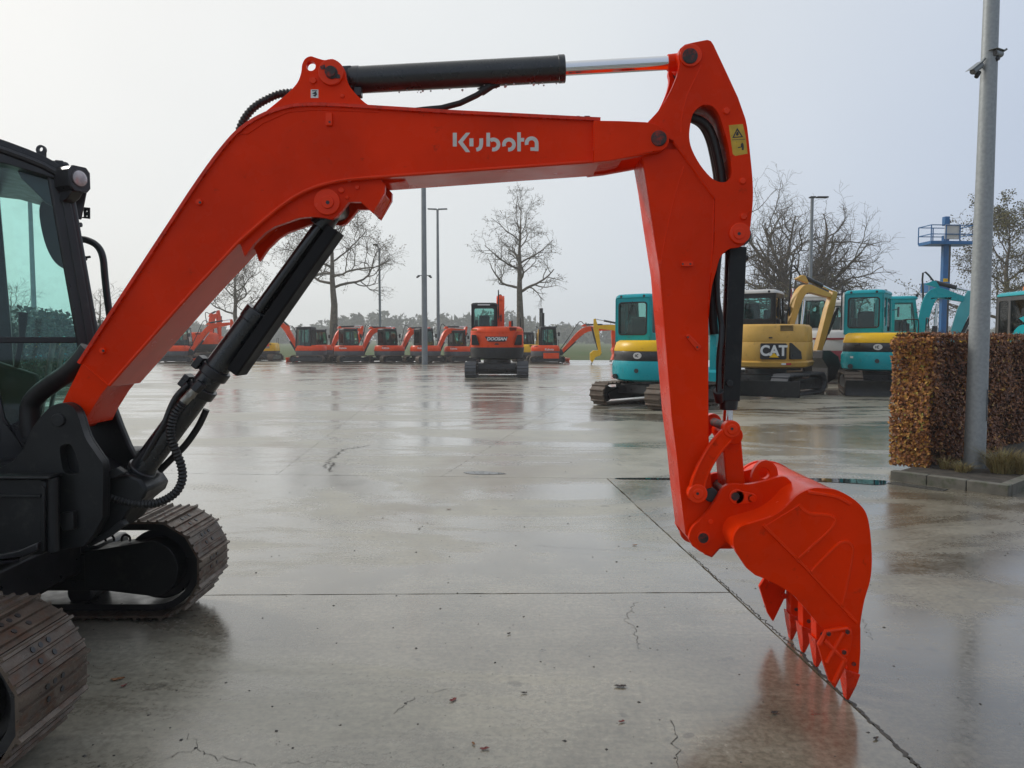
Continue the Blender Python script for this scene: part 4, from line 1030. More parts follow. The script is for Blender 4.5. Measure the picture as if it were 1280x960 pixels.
def crawler(yc, xf, length, rw, zc, near):
    # wheel centres
    xA, xB = xf - rw - 0.03, xf - rw - 0.03 - length
    s = -1 if near else -1
    k = MB()
    k.prism(UL([(0, 0)], 1) and [(xB, zc - 0.13), (xB, zc + 0.12), (xA - 0.3, zc + 0.12), (xA - 0.25, zc - 0.13)], yc - 0.16, yc + 0.16)
    fr = k.build('track_frame', M['black'], ex, bevel=0.02)
    tr = MB(); 
    # carrier chain: inner band the shoes sit on
    per = []
    n = 14
    for i in range(n + 1):
        a = math.radians(-90 + 180 * i / n); per.append((xA + (rw - 0.03) * math.cos(a), zc + (rw - 0.03) * math.sin(a)))
    for i in range(n + 1):
        a = math.radians(90 + 180 * i / n); per.append((xB + (rw - 0.03) * math.cos(a), zc + (rw - 0.03) * math.sin(a)))
    inner = [(p[0] * 1 + 0, p[1]) for p in per]
    def shrink(p):
        cx = min(max(p[0], xB), xA); d = Vector((p[0] - cx, p[1] - zc)); l = d.length
        return (cx + d.x * (l - 0.035) / l, zc + d.y * (l - 0.035) / l)
    tr.prism(per, yc - 0.15, yc + 0.15, [[shrink(p) for p in per]])
    trk = tr.build('track', M['black'], ex)
    # shoes
    R = rw - 0.012
    straight = xA - xB
    total = 2 * straight + 2 * math.pi * R
    cnt = round(total / 0.137)
    rs = random.Random(int(yc * 10))
    for i in range(cnt):
        d = total * i / cnt
        if d < straight: x, z, a = xA - d, zc + R, 0.0; ang = math.pi / 2
        elif d < straight + math.pi * R:
            ang = math.pi / 2 + (d - straight) / R; x, z = xB + R * math.cos(ang), zc + R * math.sin(ang)
        elif d < 2 * straight + math.pi * R:
            ang = -math.pi / 2; x, z = xB + (d - straight - math.pi * R), zc - R
        else:
            ang = -math.pi / 2 + (d - 2 * straight - math.pi * R) / R; x, z = xA + R * math.cos(ang), zc + R * math.sin(ang)
        # shoe normal = direction ang
        mt = Matrix.Translation((x, yc, z)) @ Matrix.Rotation(-(ang - math.pi / 2) + rs.gauss(0, 0.012), 4, 'Y')
        o = put('track_shoe', SHOE, trk); o.matrix_local = mt
        if abs(x - xA) < 0.6 and ang > -1.2:
            o = tag(put('shoe_bolts', BOLTS, trk), kind='stuff'); o.matrix_local = mt
    # wheel, motor cover and rollers
    for xx in (xA, xB):
        k = MB(); k.cyl((xx, yc - 0.09, zc), (xx, yc + 0.09, zc), rw - 0.075, None, 36); k.build('wheel', M['black'], fr, bevel=0.01)
    yN = yc - 0.17
    cov = [(xA - 0.36, zc + 0.10)] + [(xA + (0.15) * math.cos(a), zc + 0.005 + 0.155 * math.sin(a)) for a in [math.radians(85 - 165 * i / 14) for i in range(15)]] + [(xA - 0.36, zc - 0.10)]
    k = MB(); k.prism(cov, yN - 0.03, yN + 0.12); k.build('motor_cover', M['charcoal'], fr, bevel=0.015)
    k = MB(); k.prism([(xB, zc - 0.05), (xB, zc + 0.085), (xA - 0.34, zc + 0.085), (xA - 0.34, zc - 0.07), (xA - 0.6, zc - 0.04)], yN - 0.02, yN + 0.1); k.build('side_beam', M['charcoal'], fr, bevel=0.012)
    for i in range(4):
        x = xA - 0.45 - i * (straight - 0.7) / 3
        k = MB(); k.cyl((x, yc - 0.1, zc - rw + 0.11), (x, yc + 0.1, zc - rw + 0.11), 0.07, None, 20); k.build('roller', M['black'], fr, bevel=0.008)
    x = (xA + xB) / 2 + 0.3
    k = MB(); k.cyl((x, yc - 0.06, zc + rw - 0.1), (x, yc + 0.06, zc + rw - 0.1), 0.05, None, 16); k.build('top_roller', M['black'], fr)
    for xx in (xA - 0.17, xA - 0.26):
        k = MB(); q = [(xx + 0.024 * math.cos(a), yN + 0.05, zc + 0.15 + 0.024 * math.sin(a)) for a in [math.radians(-30 + 240 * j / 10) for j in range(11)]]; k.tube(q, 0.007, 6); k.build('tie_down_eye', M['black'], fr)
crawler(YC - 0.78, -1.615, 1.95, 0.272, 0.290, True)
crawler(YC + 0.78, -1.665, 1.95, 0.272, 0.290, False)
b = MB(); b.box(-3.6, -2.35, YC - 0.62, YC + 0.62, 0.26, 0.50); b.build('car_body', M['black'], ex, bevel=0.03)
# ------------------------------------------------------------------ the machines parked further back
def text_mesh(txt, size, th, mat, parent, Mx, bold=0.0, name='lettering', sx=1.0, shear=0.0):
    cu = bpy.data.curves.new('txt', 'FONT'); cu.body = txt; cu.size = size; cu.extrude = th; cu.offset = bold; cu.align_x = 'CENTER'; cu.align_y = 'CENTER'; cu.shear = shear
    o = bpy.data.objects.new('txt', cu); COL.objects.link(o)
    dg = bpy.context.evaluated_depsgraph_get(); dg.update()
    me = bpy.data.meshes.new_from_object(o.evaluated_get(dg)); me.name = name
    bpy.data.objects.remove(o); bpy.data.curves.remove(cu)
    me.transform(Mx @ Matrix.Diagonal((sx, 1, 1, 1)))
    me.materials.clear(); me.materials.append(mat)
    return put(name, me, parent)

REAR = lambda x, y, z: Matrix.Translation((x, y, z)) @ Matrix(((0, 0, -1, 0), (-1, 0, 0, 0), (0, 1, 0, 0), (0, 0, 0, 1)))   # reads from behind

def belt(xa, xb, r, zc, y0, y1, rot, n=40):
    """track belt with a grouser on every shoe"""
    st = xa - xb; tot = 2 * st + 2 * math.pi * r
    def at(d, rr):
        d %= tot
        if d < st: return (xa - d, zc + rr)
        d -= st
        if d < math.pi * r: a = math.pi / 2 + d / r; return (xb + rr * math.cos(a), zc + rr * math.sin(a))
        d -= math.pi * r
        if d < st: return (xb + d, zc - rr)
        d -= st
        a = -math.pi / 2 + d / r; return (xa + rr * math.cos(a), zc + rr * math.sin(a))
    out = []; inn = []
    for i in range(n):
        for f, rr in ((0.0, r - 0.028), (0.12, r), (0.30, r), (0.42, r - 0.028)):
            out.append(at(tot * (i + f) / n, rr))
        inn.append(at(tot * i / n, r - 0.06)); 
    k = MB(rot); k.prism(out, y0, y1, [inn]); return k

def rrect(x0, x1, z0, z1, r, n=4):
    pts = []
    for (cx, cz, a0) in ((x1 - r, z1 - r, 0), (x0 + r, z1 - r, 90), (x0 + r, z0 + r, 180), (x1 - r, z0 + r, 270)):
        for i in range(n + 1):
            a = math.radians(a0 + 90 * i / n); pts.append((cx + r * math.cos(a), cz + r * math.sin(a)))
    return pts

def strip(mb, pts, w0, w1, w2, y0, y1, n=5):
    """a curved box girder through three points"""
    a, k, t = [Vector(p) for p in pts]
    C = []
    e0, e1 = k.lerp(a, 0.34), k.lerp(t, 0.30)
    C.append((a, w0))
    for i in range(2 * n + 1):          # straight foot, rounded knee, straight nose
        u = i / (2 * n)
        C.append((e0 * (1 - u) ** 2 + (k * 1.0) * 2 * u * (1 - u) + e1 * u ** 2, w1 * (0.92 + 0.08 * math.sin(math.pi * u))))
    C.append((t, w2))
    L_, R_ = [], []
    for i, (p, w) in enumerate(C):
        d = (C[min(i + 1, len(C) - 1)][0] - C[max(i - 1, 0)][0]).normalized(); nn = Vector((-d.y, d.x))
        L_.append(tuple(p + nn * w / 2)); R_.append(tuple(p - nn * w / 2))
    mb.prism(L_ + R_[::-1], y0, y1)

def far_excavator(name, label, px, d, heading, uc=0.0, scale=1.0, levels=None, cabm='black', cabz=(1.2, 2.5), boomm='orange_far', bucketm=None, pose=None,
                  group=None, by=-0.12, R=1.0, W=0.95, roofm=None, blade=True, armm=None, cab=True, boom=True, tracks='track_far', seat=True, hw=0.78, bladem='black', rear=True, zo=0.0, byaw=0.0, cy=None, extras=True, bw=1.0, aw=1.0, lamps=False):
    root = thing(name, label, 'excavator', ((px - 640) / F_PX * d, d, zo), math.radians(heading), scale, group)
    ru = Matrix.Rotation(math.radians(uc), 4, 'Z')
    for s in (1, -1):
        k = belt(0.95, -0.95, 0.27, 0.275, s * hw - 0.2, s * hw + 0.2, ru)
        t = k.build('track', M[tracks], root, smooth_angle=0)
        k = MB(ru); k.prism([(-0.9, 0.14), (0.9, 0.14), (0.98, 0.28), (0.7, 0.4), (-0.7, 0.4), (-0.98, 0.28)], s * hw - 0.17, s * hw + 0.17); k.build('track_frame', M['black'], t, bevel=0.02)
        for x in (0.95, -0.95):
            k = MB(ru); k.cyl((x, s * hw - 0.12, 0.275), (x, s * hw + 0.12, 0.275), 0.18, None, 20); k.build('wheel', M['black'], t, bevel=0.015)
    k = MB(ru); k.box(-0.62, 0.62, -0.7, 0.7, 0.28, 0.50); k.cyl((0, 0, 0.48), (0, 0, 0.64), 0.5, None, 28); k.build('undercarriage', M['black'], root, bevel=0.02)
    if blade:
        k = MB(ru); k.prism([(1.45, 0.02), (1.49, 0.02), (1.44, 0.14), (1.45, 0.28), (1.50, 0.38), (1.46, 0.38), (1.40, 0.28), (1.40, 0.12)], -0.98, 0.98); bl = k.build('dozer_blade', M[bladem], root, bevel=0.008)
        for y in (-0.35, 0.35):
            k = MB(ru); k.bar((0.5, y, 0.32), (1.42, y, 0.2), 0.09, 0.12); k.build('blade_arm', M[bladem], bl, bevel=0.01)
    def ring(z, ins):
        pts = []
        r = R - ins; w = W - ins
        for i in range(25):
            a = math.radians(100 + 160 * i / 24)
            pts.append((r * math.cos(a), max(-w, min(w, r * 1.02 * math.sin(a))), z))
        x1 = 0.82 - ins
        pts += [(x1 - 0.12, -w, z), (x1, -w + 0.12, z), (x1, w - 0.12, z), (x1 - 0.12, w, z)]
        return pts
    for (pn, mk, rows) in levels:
        k = MB(); k.loft([ring(z, i) for (z, i) in rows]); k.build(pn, M[mk], root, smooth_angle=50)
    if cab:
        z0, z1 = cabz
        xr, xf, yr, yl = -0.34, 0.80, (cy[0] if cy else 0.0), (cy[1] if cy else W - 0.05)
        dp = 0.05
        cm = M[cabm]
        zs = z0 + 0.13; ze = z1 - 0.17
        # rear wall with a rounded window
        k = MB(); k.wallx(rrect(yr, yl, z0, z1 - 0.06, 0.04), xr, xr + dp, [rrect(yr + 0.10, yl - 0.10, zs + 0.04, ze, 0.07)])
        c = k.build('cab', cm, root, bevel=0.012)
        k = MB(); k.wallx(rrect(yr + 0.085, yl - 0.085, zs + 0.025, ze + 0.015, 0.08), xr - 0.012, xr + 0.01, [rrect(yr + 0.115, yl - 0.115, zs + 0.055, ze - 0.015, 0.06)]); k.build('window_seal', M['rubber'], c)
        k = MB(); k.wallx(rrect(yr + 0.09, yl - 0.09, zs + 0.03, ze + 0.01, 0.07), xr + 0.015, xr + 0.021); k.build('rear_window', M['glass_far'], c, smooth_angle=0)
        for (y0, yg) in ((yr, yr + 0.02), (yl - dp, yl - 0.03)):
            k = MB(); k.prism([(xr, z0), (xf, z0), (xf, z0 + 0.3), (xf - 0.1, z1 - 0.06), (xr, z1 - 0.06)], y0, y0 + dp,
                              [rrect(xr + 0.10, xr + 0.44, zs + 0.08, ze, 0.05), [(xr + 0.52, zs - 0.05), (xf - 0.08, zs - 0.05), (xf - 0.09, zs + 0.2), (xf - 0.17, ze), (xr + 0.52, ze)]])
            k.build('side_wall', cm, c, bevel=0.012)
            k = MB(); k.prism(rrect(xr + 0.09, xr + 0.45, zs + 0.07, ze + 0.01, 0.04), yg, yg + 0.006); k.build('side_window', M['glass_far'], c, smooth_angle=0)
            k = MB(); k.prism([(xr + 0.51, zs - 0.06), (xf - 0.07, zs - 0.06), (xf - 0.08, zs + 0.2), (xf - 0.16, ze + 0.01), (xr + 0.51, ze + 0.01)], yg, yg + 0.006); k.build('side_window', M['glass_far'], c, smooth_angle=0)
        k = MB()
        for y in (yr + 0.03, yl - 0.03):
            pass
        k.box(xf - 0.05, xf, yr + dp, yl - dp, z0, z0 + 0.16); k.build('front_sill', cm, c, bevel=0.01)
        k = MB(); k.add([(xf - 0.012, yr + dp, z0 + 0.16), (xf - 0.012, yl - dp, z0 + 0.16), (xf - 0.012, yl - dp, z0 + 0.3), (xf - 0.112, yl - dp, z1 - 0.1), (xf - 0.112, yr + dp, z1 - 0.1), (xf - 0.012, yr + dp, z0 + 0.3)], [(0, 1, 2, 5), (5, 2, 3, 4)]); k.build('windscreen', M['glass_far'], c, smooth_angle=0)
        rm = M[roofm] if roofm else cm
        rr_ = []
        for (z, i) in ((z1 - 0.075, 0.02), (z1 - 0.06, -0.02), (z1 - 0.02, -0.015), (z1 + 0.02, 0.03), (z1 + 0.035, 0.12)):
            rr_.append([(p[0], p[1], z) for p in rrect(xr + i, xf - 0.06 - i, yr + i, yl - i, 0.10)])
        k = MB(); k.loft(rr_); k.build('roof', rm, c, smooth_angle=50)
        if seat:
            k = MB(); k.prism([(-0.05, z0 + 0.1), (0.42, z0 + 0.1), (0.42, z0 + 0.22), (0.06, z0 + 0.24), (-0.02, z0 + 0.58), (-0.11, z0 + 0.58)], (yr + yl) / 2 - 0.19, (yr + yl) / 2 + 0.19); k.build('seat', M['interior'], c, bevel=0.04)
            k = MB(); k.prism([(0.05, z0 + 0.1), (0.5, z0 + 0.1), (0.5, z0 + 0.42), (0.1, z0 + 0.42)], (yr + yl) / 2 - 0.36, (yr + yl) / 2 - 0.25); k.prism([(0.05, z0 + 0.1), (0.5, z0 + 0.1), (0.5, z0 + 0.42), (0.1, z0 + 0.42)], (yr + yl) / 2 + 0.25, (yr + yl) / 2 + 0.36); k.build('console', M['interior'], c, bevel=0.02)
        for y in (yr + 0.16, yl - 0.16):
            k = MB(); k.cyl((xr - 0.02, y, z1 - 0.03), (xr + 0.06, y, z1 - 0.03), 0.03, None, 12); k.build('rear_lamp', M['black'], c)
    if boom:
        BM = Matrix.Translation((0.85, by, 0)) @ Matrix.Rotation(math.radians(byaw), 4, 'Z') @ Matrix.Translation((-0.85, -by, 0))
        p = dict(B=(0.98, 0.82), K=(1.75, 2.25), T=(3.3, 2.2), tail=(3.5, 2.62), end=(2.95, 1.0), bk=(2.9, 0.35))
        if pose: p.update(pose)
        bm_ = M[boomm]; am = M[armm] if armm else bm_
        B, K, T, TL, E = [Vector(p[q]) for q in ('B', 'K', 'T', 'tail', 'end')]
        k = MB(BM); k.prism([(0.6, 0.55), (1.12, 0.55), (1.16, 0.75), (1.06, 0.95), (0.9, 0.96), (0.6, 0.8)], by - 0.14, by + 0.14); k.build('swing_bracket', M['black'], root, bevel=0.02)
        k = MB(BM); strip(k, (tuple(B), tuple(K), tuple(T)), 0.20 * bw, 0.36 * bw, 0.18 * bw, by - 0.1 * max(1, bw), by + 0.1 * max(1, bw)); bo = k.build('boom', bm_, root, bevel=0.012)
        k = MB(BM); kd = (T - K).normalized(); kn = Vector((-kd.y, kd.x)); e0 = K + kn * 0.12
        k.prism([tuple(e0 - kd * 0.22), tuple(e0 + kn * 0.16 - kd * 0.04), tuple(e0 + kn * 0.16 + kd * 0.05), tuple(e0 + kd * 0.2)], by - 0.06, by + 0.06); k.build('cylinder_ear', bm_, bo, bevel=0.01)
        k = MB(BM); ad = (E - TL).normalized(); an = Vector((-ad.y, ad.x)); mid = TL.lerp(E, 0.3)
        k.prism([tuple(TL + an * 0.07), tuple(mid + an * 0.17 * aw), tuple(E + an * 0.08), tuple(E - an * 0.08), tuple(mid - an * 0.15 * aw), tuple(TL - an * 0.07)], by - 0.085, by + 0.085); ar = k.build('arm', am, root, bevel=0.012)
        a0 = K + kn * 0.25; L3 = lambda q: (q.x, by, q.y)
        k = MB(BM); k.cyl(L3(a0), L3(a0.lerp(TL, 0.62)), 0.06, None, 14); ac_ = k.build('arm_cylinder', M['black'], root)
        k = MB(BM); k.cyl(L3(a0.lerp(TL, 0.6)), L3(TL), 0.034, None, 10); k.build('rod', M['chrome'], ac_)
        b0 = Vector((1.12, 0.66)); b1 = B.lerp(K, 0.82) + Vector((0.22, -0.1))
        k = MB(BM); k.cyl(L3(b0), L3(b0.lerp(b1, 0.62)), 0.065, None, 14); bc_ = k.build('boom_cylinder', M['black'], root)
        k = MB(BM); k.cyl(L3(b0.lerp(b1, 0.6)), L3(b1), 0.036, None, 10); k.build('rod', M['chrome'], bc_)
        c0_ = TL.lerp(E, 0.22) + an * 0.26; c1_ = E + an * 0.12 - ad * 0.25
        k = MB(BM); k.cyl(L3(c0_), L3(c0_.lerp(c1_, 0.7)), 0.05, None, 12); k.cyl(L3(c0_.lerp(c1_, 0.68)), L3(c1_), 0.03, None, 10); k.build('bucket_cylinder', M['black'], root)
        bk = Vector(p['bk']); bd = (bk - E).normalized(); bn = Vector((-bd.y, bd.x)) * p.get('bs', 1)
        pts = [E - bd * 0.08 - bn * 0.06, E + bn * 0.18 - bd * 0.04, E + bn * 0.42 + bd * 0.16, E + bn * 0.46 + bd * 0.42, E + bn * 0.22 + bd * 0.72, E - bn * 0.02 + bd * 0.80, E + bn * 0.05 + bd * 0.4, E - bn * 0.10 + bd * 0.12]
        k = MB(BM); k.prism([tuple(q) for q in pts], by - 0.3, by + 0.3); bu = k.build('bucket', M[bucketm] if bucketm else am, root, bevel=0.015)
        for i in range(4):
            y = by - 0.24 + 0.16 * i; q = E - bn * 0.01 + bd * 0.78
            k = MB(BM); k.bar((q.x, y, q.y), (q.x + bd.x * 0.14 - bn.x * 0.03, y, q.y + bd.y * 0.14 - bn.y * 0.03), 0.06, 0.05); k.build('tooth', M['steel'], bu)
        k = MB(BM); hp = smooth([L3(B + Vector((-0.15, 0.1))), L3(B.lerp(K, 0.35) + kn * 0.35 - kd * 0.1), L3(K + kn * 0.42 - kd * 0.35), L3(K + kn * 0.26)], 4); k.tube([(q[0], q[1] + 0.07, q[2]) for q in hp], 0.025, 6); k.build('hose', M['rubber'], root)
    if extras:
        zt = levels[-1][2][-1][0]
        k = MB(); k.cyl((-0.45, -0.55, zt - 0.05), (-0.45, -0.55, zt + 0.22), 0.035, 0.03, 12); k.build('exhaust_pipe', M['black'], root)
        k = MB(); k.tube(smooth([(0.35, -W + 0.12, zt - 0.05), (0.35, -W + 0.12, zt + 0.3), (0.42, -W + 0.12, zt + 0.36), (0.68, -W + 0.12, zt + 0.36), (0.74, -W + 0.12, zt + 0.3), (0.74, -W + 0.12, zt - 0.1)], 3), 0.016, 6); k.build('handrail', M['black'], root)
        for s in ((1, -1) if lamps else ()):
            k = MB(Matrix.Rotation(math.radians(-34 * s), 4, 'Z')); k.wallx(rrect(-0.07, 0.07, levels[0][2][2][0] + 0.02, levels[0][2][2][0] + 0.07, 0.015), -R - 0.012, -R + 0.03); k.build('tail_lamp', M['red_lens'], root)
        for i in range(5):
            z = zt - 0.16 + i * 0.028
            k = MB(Matrix.Rotation(math.radians(38), 4, 'Z')); k.box(-R + 0.02, -R + 0.10, -0.16, 0.16, z, z + 0.012); k.build('grille_slat', M['black'], root)
        if cab:
            z0, z1 = cabz
            k = MB(); k.tube([(xf - 0.08, yr - 0.02, z1 - 0.45), (xf + 0.06, yr - 0.12, z1 - 0.42)], 0.012, 6); k.prism(rrect(xf + 0.0, xf + 0.14, z1 - 0.62, z1 - 0.36, 0.03), yr - 0.15, yr - 0.12); k.build('mirror', M['black'], c, bevel=0.008)
            k = MB(); k.tube([(xr - 0.02, (yr + yl) / 2, z1 - 0.14), (xr - 0.025, (yr + yl) / 2 + 0.12, z0 + 0.5)], 0.008, 5); k.build('wiper', M['black'], c)
            k = MB(); k.bar((xf - 0.12, yl + 0.015, z0 + 0.25), (xf - 0.16, yl + 0.015, z0 + 0.8), 0.02, 0.02); k.build('grab_rail', M['black'], c)
            k = MB(); k.box(xf - 0.10, xf - 0.02, yr + 0.12, yr + 0.24, z1 + 0.0, z1 + 0.08); k.build('work_lamp', M['black'], c, bevel=0.01)
    return root

LV_TEAL = [('counterweight', 'teal', [(0.58, 0.12), (0.62, 0.03), (0.74, 0.0), (0.95, 0.0), (1.03, 0.03)]),
           ('black_band', 'black', [(1.02, 0.06), (1.05, 0.035), (1.24, 0.045), (1.26, 0.06)]),
           ('hood', 'yellow', [(1.25, 0.045), (1.28, 0.04), (1.44, 0.09), (1.49, 0.17)])]
LV_KUB = [('bumper', 'grey_plastic', [(0.5, 0.10), (0.54, 0.02), (0.80, 0.0), (0.84, 0.02)]),
          ('counterweight', 'orange_far', [(0.835, 0.01), (0.87, -0.01), (1.12, 0.02), (1.22, 0.10)])]
LV_DOO = [('bumper', 'charcoal', [(0.66, 0.12), (0.70, 0.03), (0.98, 0.0), (1.08, 0.02)]),
          ('counterweight', 'orange_far', [(1.075, 0.015), (1.10, 0.01), (1.56, 0.02), (1.60, 0.03)]),
          ('hood', 'orange_far', [(1.595, 0.015), (1.63, 0.01), (1.76, 0.06), (1.82, 0.16)])]
LV_CAT = [('lower_skirt', 'tan', [(0.66, 0.10), (0.70, 0.0), (0.80, -0.03), (0.84, 0.02)]),
          ('counterweight', 'tan', [(0.835, 0.02), (0.86, 0.01), (1.28, 0.01), (1.30, 0.03)]),
          ('hood', 'tan', [(1.295, 0.02), (1.32, 0.015), (1.66, 0.04), (1.72, 0.10)])]
LV_WHT = [('skirt', 'crimson', [(0.6, 0.10), (0.64, 0.02), (0.92, 0.0), (0.94, 0.02)]),
          ('counterweight', 'offwhite', [(0.935, 0.01), (0.96, 0.0), (1.42, 0.03), (1.50, 0.12)])]
LV_YEL = [('bumper', 'grey_plastic', [(0.55, 0.10), (0.58, 0.02), (0.74, 0.0), (0.76, 0.02)]),
          ('counterweight', 'yellow', [(0.755, 0.01), (0.78, 0.0), (1.25, 0.04), (1.36, 0.14)])]

# teal machine nearest on the right of the yard
t1 = far_excavator('excavator', 'teal excavator with yellow band seen from behind beside the orange arm', 821, 17.6, 53, -11, 1.03, LV_TEAL, 'teal', (1.45, 2.52), 'teal', hw=0.78, pose=dict(K=(1.7, 2.1), T=(3.0, 1.7), tail=(3.2, 2.1), end=(3.1, 0.7), bk=(2.8, 0.2)))
t2 = far_excavator('excavator', 'teal excavator with yellow band parked behind the brown hedge corner', 1106, 21.5, 54, 196, 1.17, LV_TEAL, 'teal', (1.45, 2.52), 'teal', bladem='charcoal', boom=False)
t3 = far_excavator('excavator', 'teal excavator with its boom raised beside the blue lift mast', 1108, 26.0, -25, 0, 1.2, LV_TEAL, 'teal', (1.45, 2.52), 'teal', armm='teal_pale', by=-0.3, bw=0.85, pose=dict(B=(0.75, 1.2), K=(1.05, 2.66), T=(1.85, 2.40), tail=(2.0, 2.62), end=(1.5, 0.9), bk=(1.4, 0.4)))
t4 = far_excavator('excavator', 'teal excavator at the right edge facing the camera', 1254, 17.5, 268, 0, 1.05, LV_TEAL, 'grey_plastic', (1.3, 2.5), 'teal', roofm='teal', by=-0.5, pose=dict(K=(1.5, 1.7), T=(2.4, 1.2), tail=(2.6, 1.5), end=(2.4, 0.6), bk=(2.2, 0.2)))
k = MB(); k.cyl((0.2, 0.3, 2.53), (0.2, 0.3, 2.64), 0.06, 0.05, 16); k.build('beacon', M['amber'], t4)
def emblem(root, z, x):
    k = MB(); k.wallx([(0.10 * math.cos(a), z + 0.072 * math.sin(a)) for a in [6.2832 * i / 28 for i in range(28)]], x - 0.006, x + 0.02); e = k.build('emblem', M['decal_white'], root, smooth_angle=0)
    k = MB(); k.wallx([(0.052, z + 0.03), (0.035, z + 0.03), (0.035, z - 0.03), (0.052, z - 0.03)], x - 0.010, x - 0.004); k.wallx(circle2(-0.012, z, 0.036, 16, -2.2, 2.2) + circle2(-0.012, z, 0.018, 16, -2.2, 2.2)[::-1], x - 0.010, x - 0.004); k.build('emblem_mark', M['black'], e, smooth_angle=0)
for t in (t1, t2):
    emblem(t, 1.15, -0.965)
    k = MB(); k.cyl((-1.012, 0.0, 0.82), (-0.98, 0.0, 0.82), 0.05, None, 16); k.build('tow_hole', M['black'], t)
    for (y, z) in ((0.62, 0.68), (-0.62, 0.68)):
        k = MB(); k.cyl((-0.86, y, z), (-0.70, y, z), 0.055, None, 14); k.build('tow_hole', M['black'], t)
k = MB(); k.bar((-0.80, 0.63, 0.90), (-0.84, 0.52, 0.90), 0.02, 0.05); k.build('reflector', M['white'], t2)

# rear-view orange machine in the middle of the yard
dz = far_excavator('excavator', 'orange excavator with black badge seen square from behind in mid yard', 621.5, 31.5, 90, 0, 1.15, LV_DOO, 'charcoal', (1.66, 2.66), 'orange_far', hw=0.93, W=0.98, by=-0.1, bw=1.5, pose=dict(B=(0.9, 1.2), K=(1.3, 2.78), T=(2.3, 2.85), tail=(2.4, 3.05), end=(2.6, 1.5), bk=(2.5, 0.8)), blade=True, tracks='grey_plastic')
k = MB(); k.wallx([(-0.42, 1.46), (0.42, 1.46), (0.30, 1.28), (-0.30, 1.28)], -1.03, -0.97); k.build('badge', M['black'], dz, bevel=0.01)
text_mesh('DOOSAN', 0.155, 0.006, M['white'], dz, REAR(-1.035, 0, 1.375), bold=0.006, shear=0.25, sx=1.05)
for s in (1, -1):
    k = MB(); k.wallx([(s * 0.74, 1.52), (s * 0.90, 1.53), (s * 0.90, 1.16), (s * 0.62, 1.16)], -0.84, -0.50); k.build('side_vent', M['charcoal'], dz, bevel=0.02)
    k = MB(); k.wallx(rrect(*sorted((s * 0.70, s * 0.90)), 1.66, 1.73, 0.02), -0.86, -0.72); k.build('rear_lamp', M['amber'], dz, bevel=0.01)
k = MB(); k.wallx([(0.08, 1.17), (0.05, 1.22), (-0.05, 1.22), (-0.08, 1.17)], -1.01, -0.97); k.build('tow_eye', M['black'], dz)
k = MB(); k.cyl((-0.35, -0.48, 1.80), (-0.35, -0.48, 2.02), 0.055, 0.05, 16); k.build('exhaust', M['orange_far'], dz, bevel=0.005)
k = MB(); k.bar((-0.36, 0.45, 1.62), (-0.36, 0.45, 1.74), 0.05, 0.05); k.build('door_stop', M['black'], dz)
k = MB(); k.wallx(rrect(0.25, 0.70, 2.59, 2.63, 0.015), -0.38, -0.36); k.build('roof_decal', M['white'], dz)

# sand-yellow machine
cat = far_excavator('excavator', 'sand-yellow excavator with black and white badge behind the orange arm', 957, 21.6, 60, -14, 1.15, LV_CAT, 'charcoal', (1.68, 2.56), 'tan', by=-0.42, byaw=-42, bw=0.60, aw=0.7, bucketm='black', cy=(-0.28, 0.97), W=1.02, R=1.06, hw=0.88, roofm='offwhite', bladem='charcoal', blade=False, tracks='grey_plastic',
                    pose=dict(B=(0.70, 1.3), K=(1.15, 2.74), T=(2.05, 2.50), tail=(2.2, 2.62), end=(1.72, 1.0), bk=(1.8, 0.5)))
k = MB(Matrix.Rotation(math.radians(22), 4, 'Z')); k.wallx(rrect(-0.27, 0.33, 0.88, 1.26, 0.03), -1.085, -1.03); bad = k.build('badge', M['black'], cat, bevel=0.004)
Rz = Matrix.Rotation(math.radians(22), 4, 'Z')
text_mesh('CAT', 0.34, 0.006, M['white'], cat, Rz @ REAR(-1.09, 0.03, 1.075), bold=0.012, sx=0.92)
k = MB(Rz); k.wallx([(0.13, 0.925), (-0.09, 0.925), (0.02, 1.035)], -1.102, -1.088); k.build('badge_triangle', M['yellow'], cat)
k = MB(Matrix.Rotation(math.radians(52), 4, 'Z')); k.wallx([(0.20, 0.88), (-0.16, 0.88), (-0.13, 1.06), (0.16, 1.27), (0.20, 1.27)], -1.085, -1.0); k.build('side_vent', M['black'], cat, bevel=0.01)
k = MB(Matrix.Rotation(math.radians(36), 4, 'Z')); k.wallx(rrect(0.0, 0.11, 0.745, 0.79, 0.01), -1.10, -1.05); k.build('reflector', M['white'], cat)
k = MB(Matrix.Rotation(math.radians(36), 4, 'Z')); k.wallx(rrect(-0.13, -0.003, 0.745, 0.79, 0.01), -1.10, -1.05); k.build('reflector', M['red_lens'], cat)
k = MB(Matrix.Rotation(math.radians(20), 4, 'Z')); k.wallx(rrect(0.02, 0.10, 1.38, 1.41, 0.01), -1.07, -1.03); k.build('latch', M['black'], cat)
k = MB(); k.box(-1.72, -1.68, -1.1, 1.1, 0.03, 0.40); bl = k.build('dozer_blade', M['charcoal'], cat, bevel=0.01)
for y in (-0.35, 0.35):
    k = MB(); k.bar((-0.5, y, 0.32), (-1.7, y, 0.2), 0.09, 0.12); k.build('blade_arm', M['charcoal'], bl, bevel=0.01)
k = MB(); k.box(-0.12, 0.02, -0.35, -0.2, 1.7, 1.86); k.build('filter_cap', M['black'], cat, bevel=0.02)

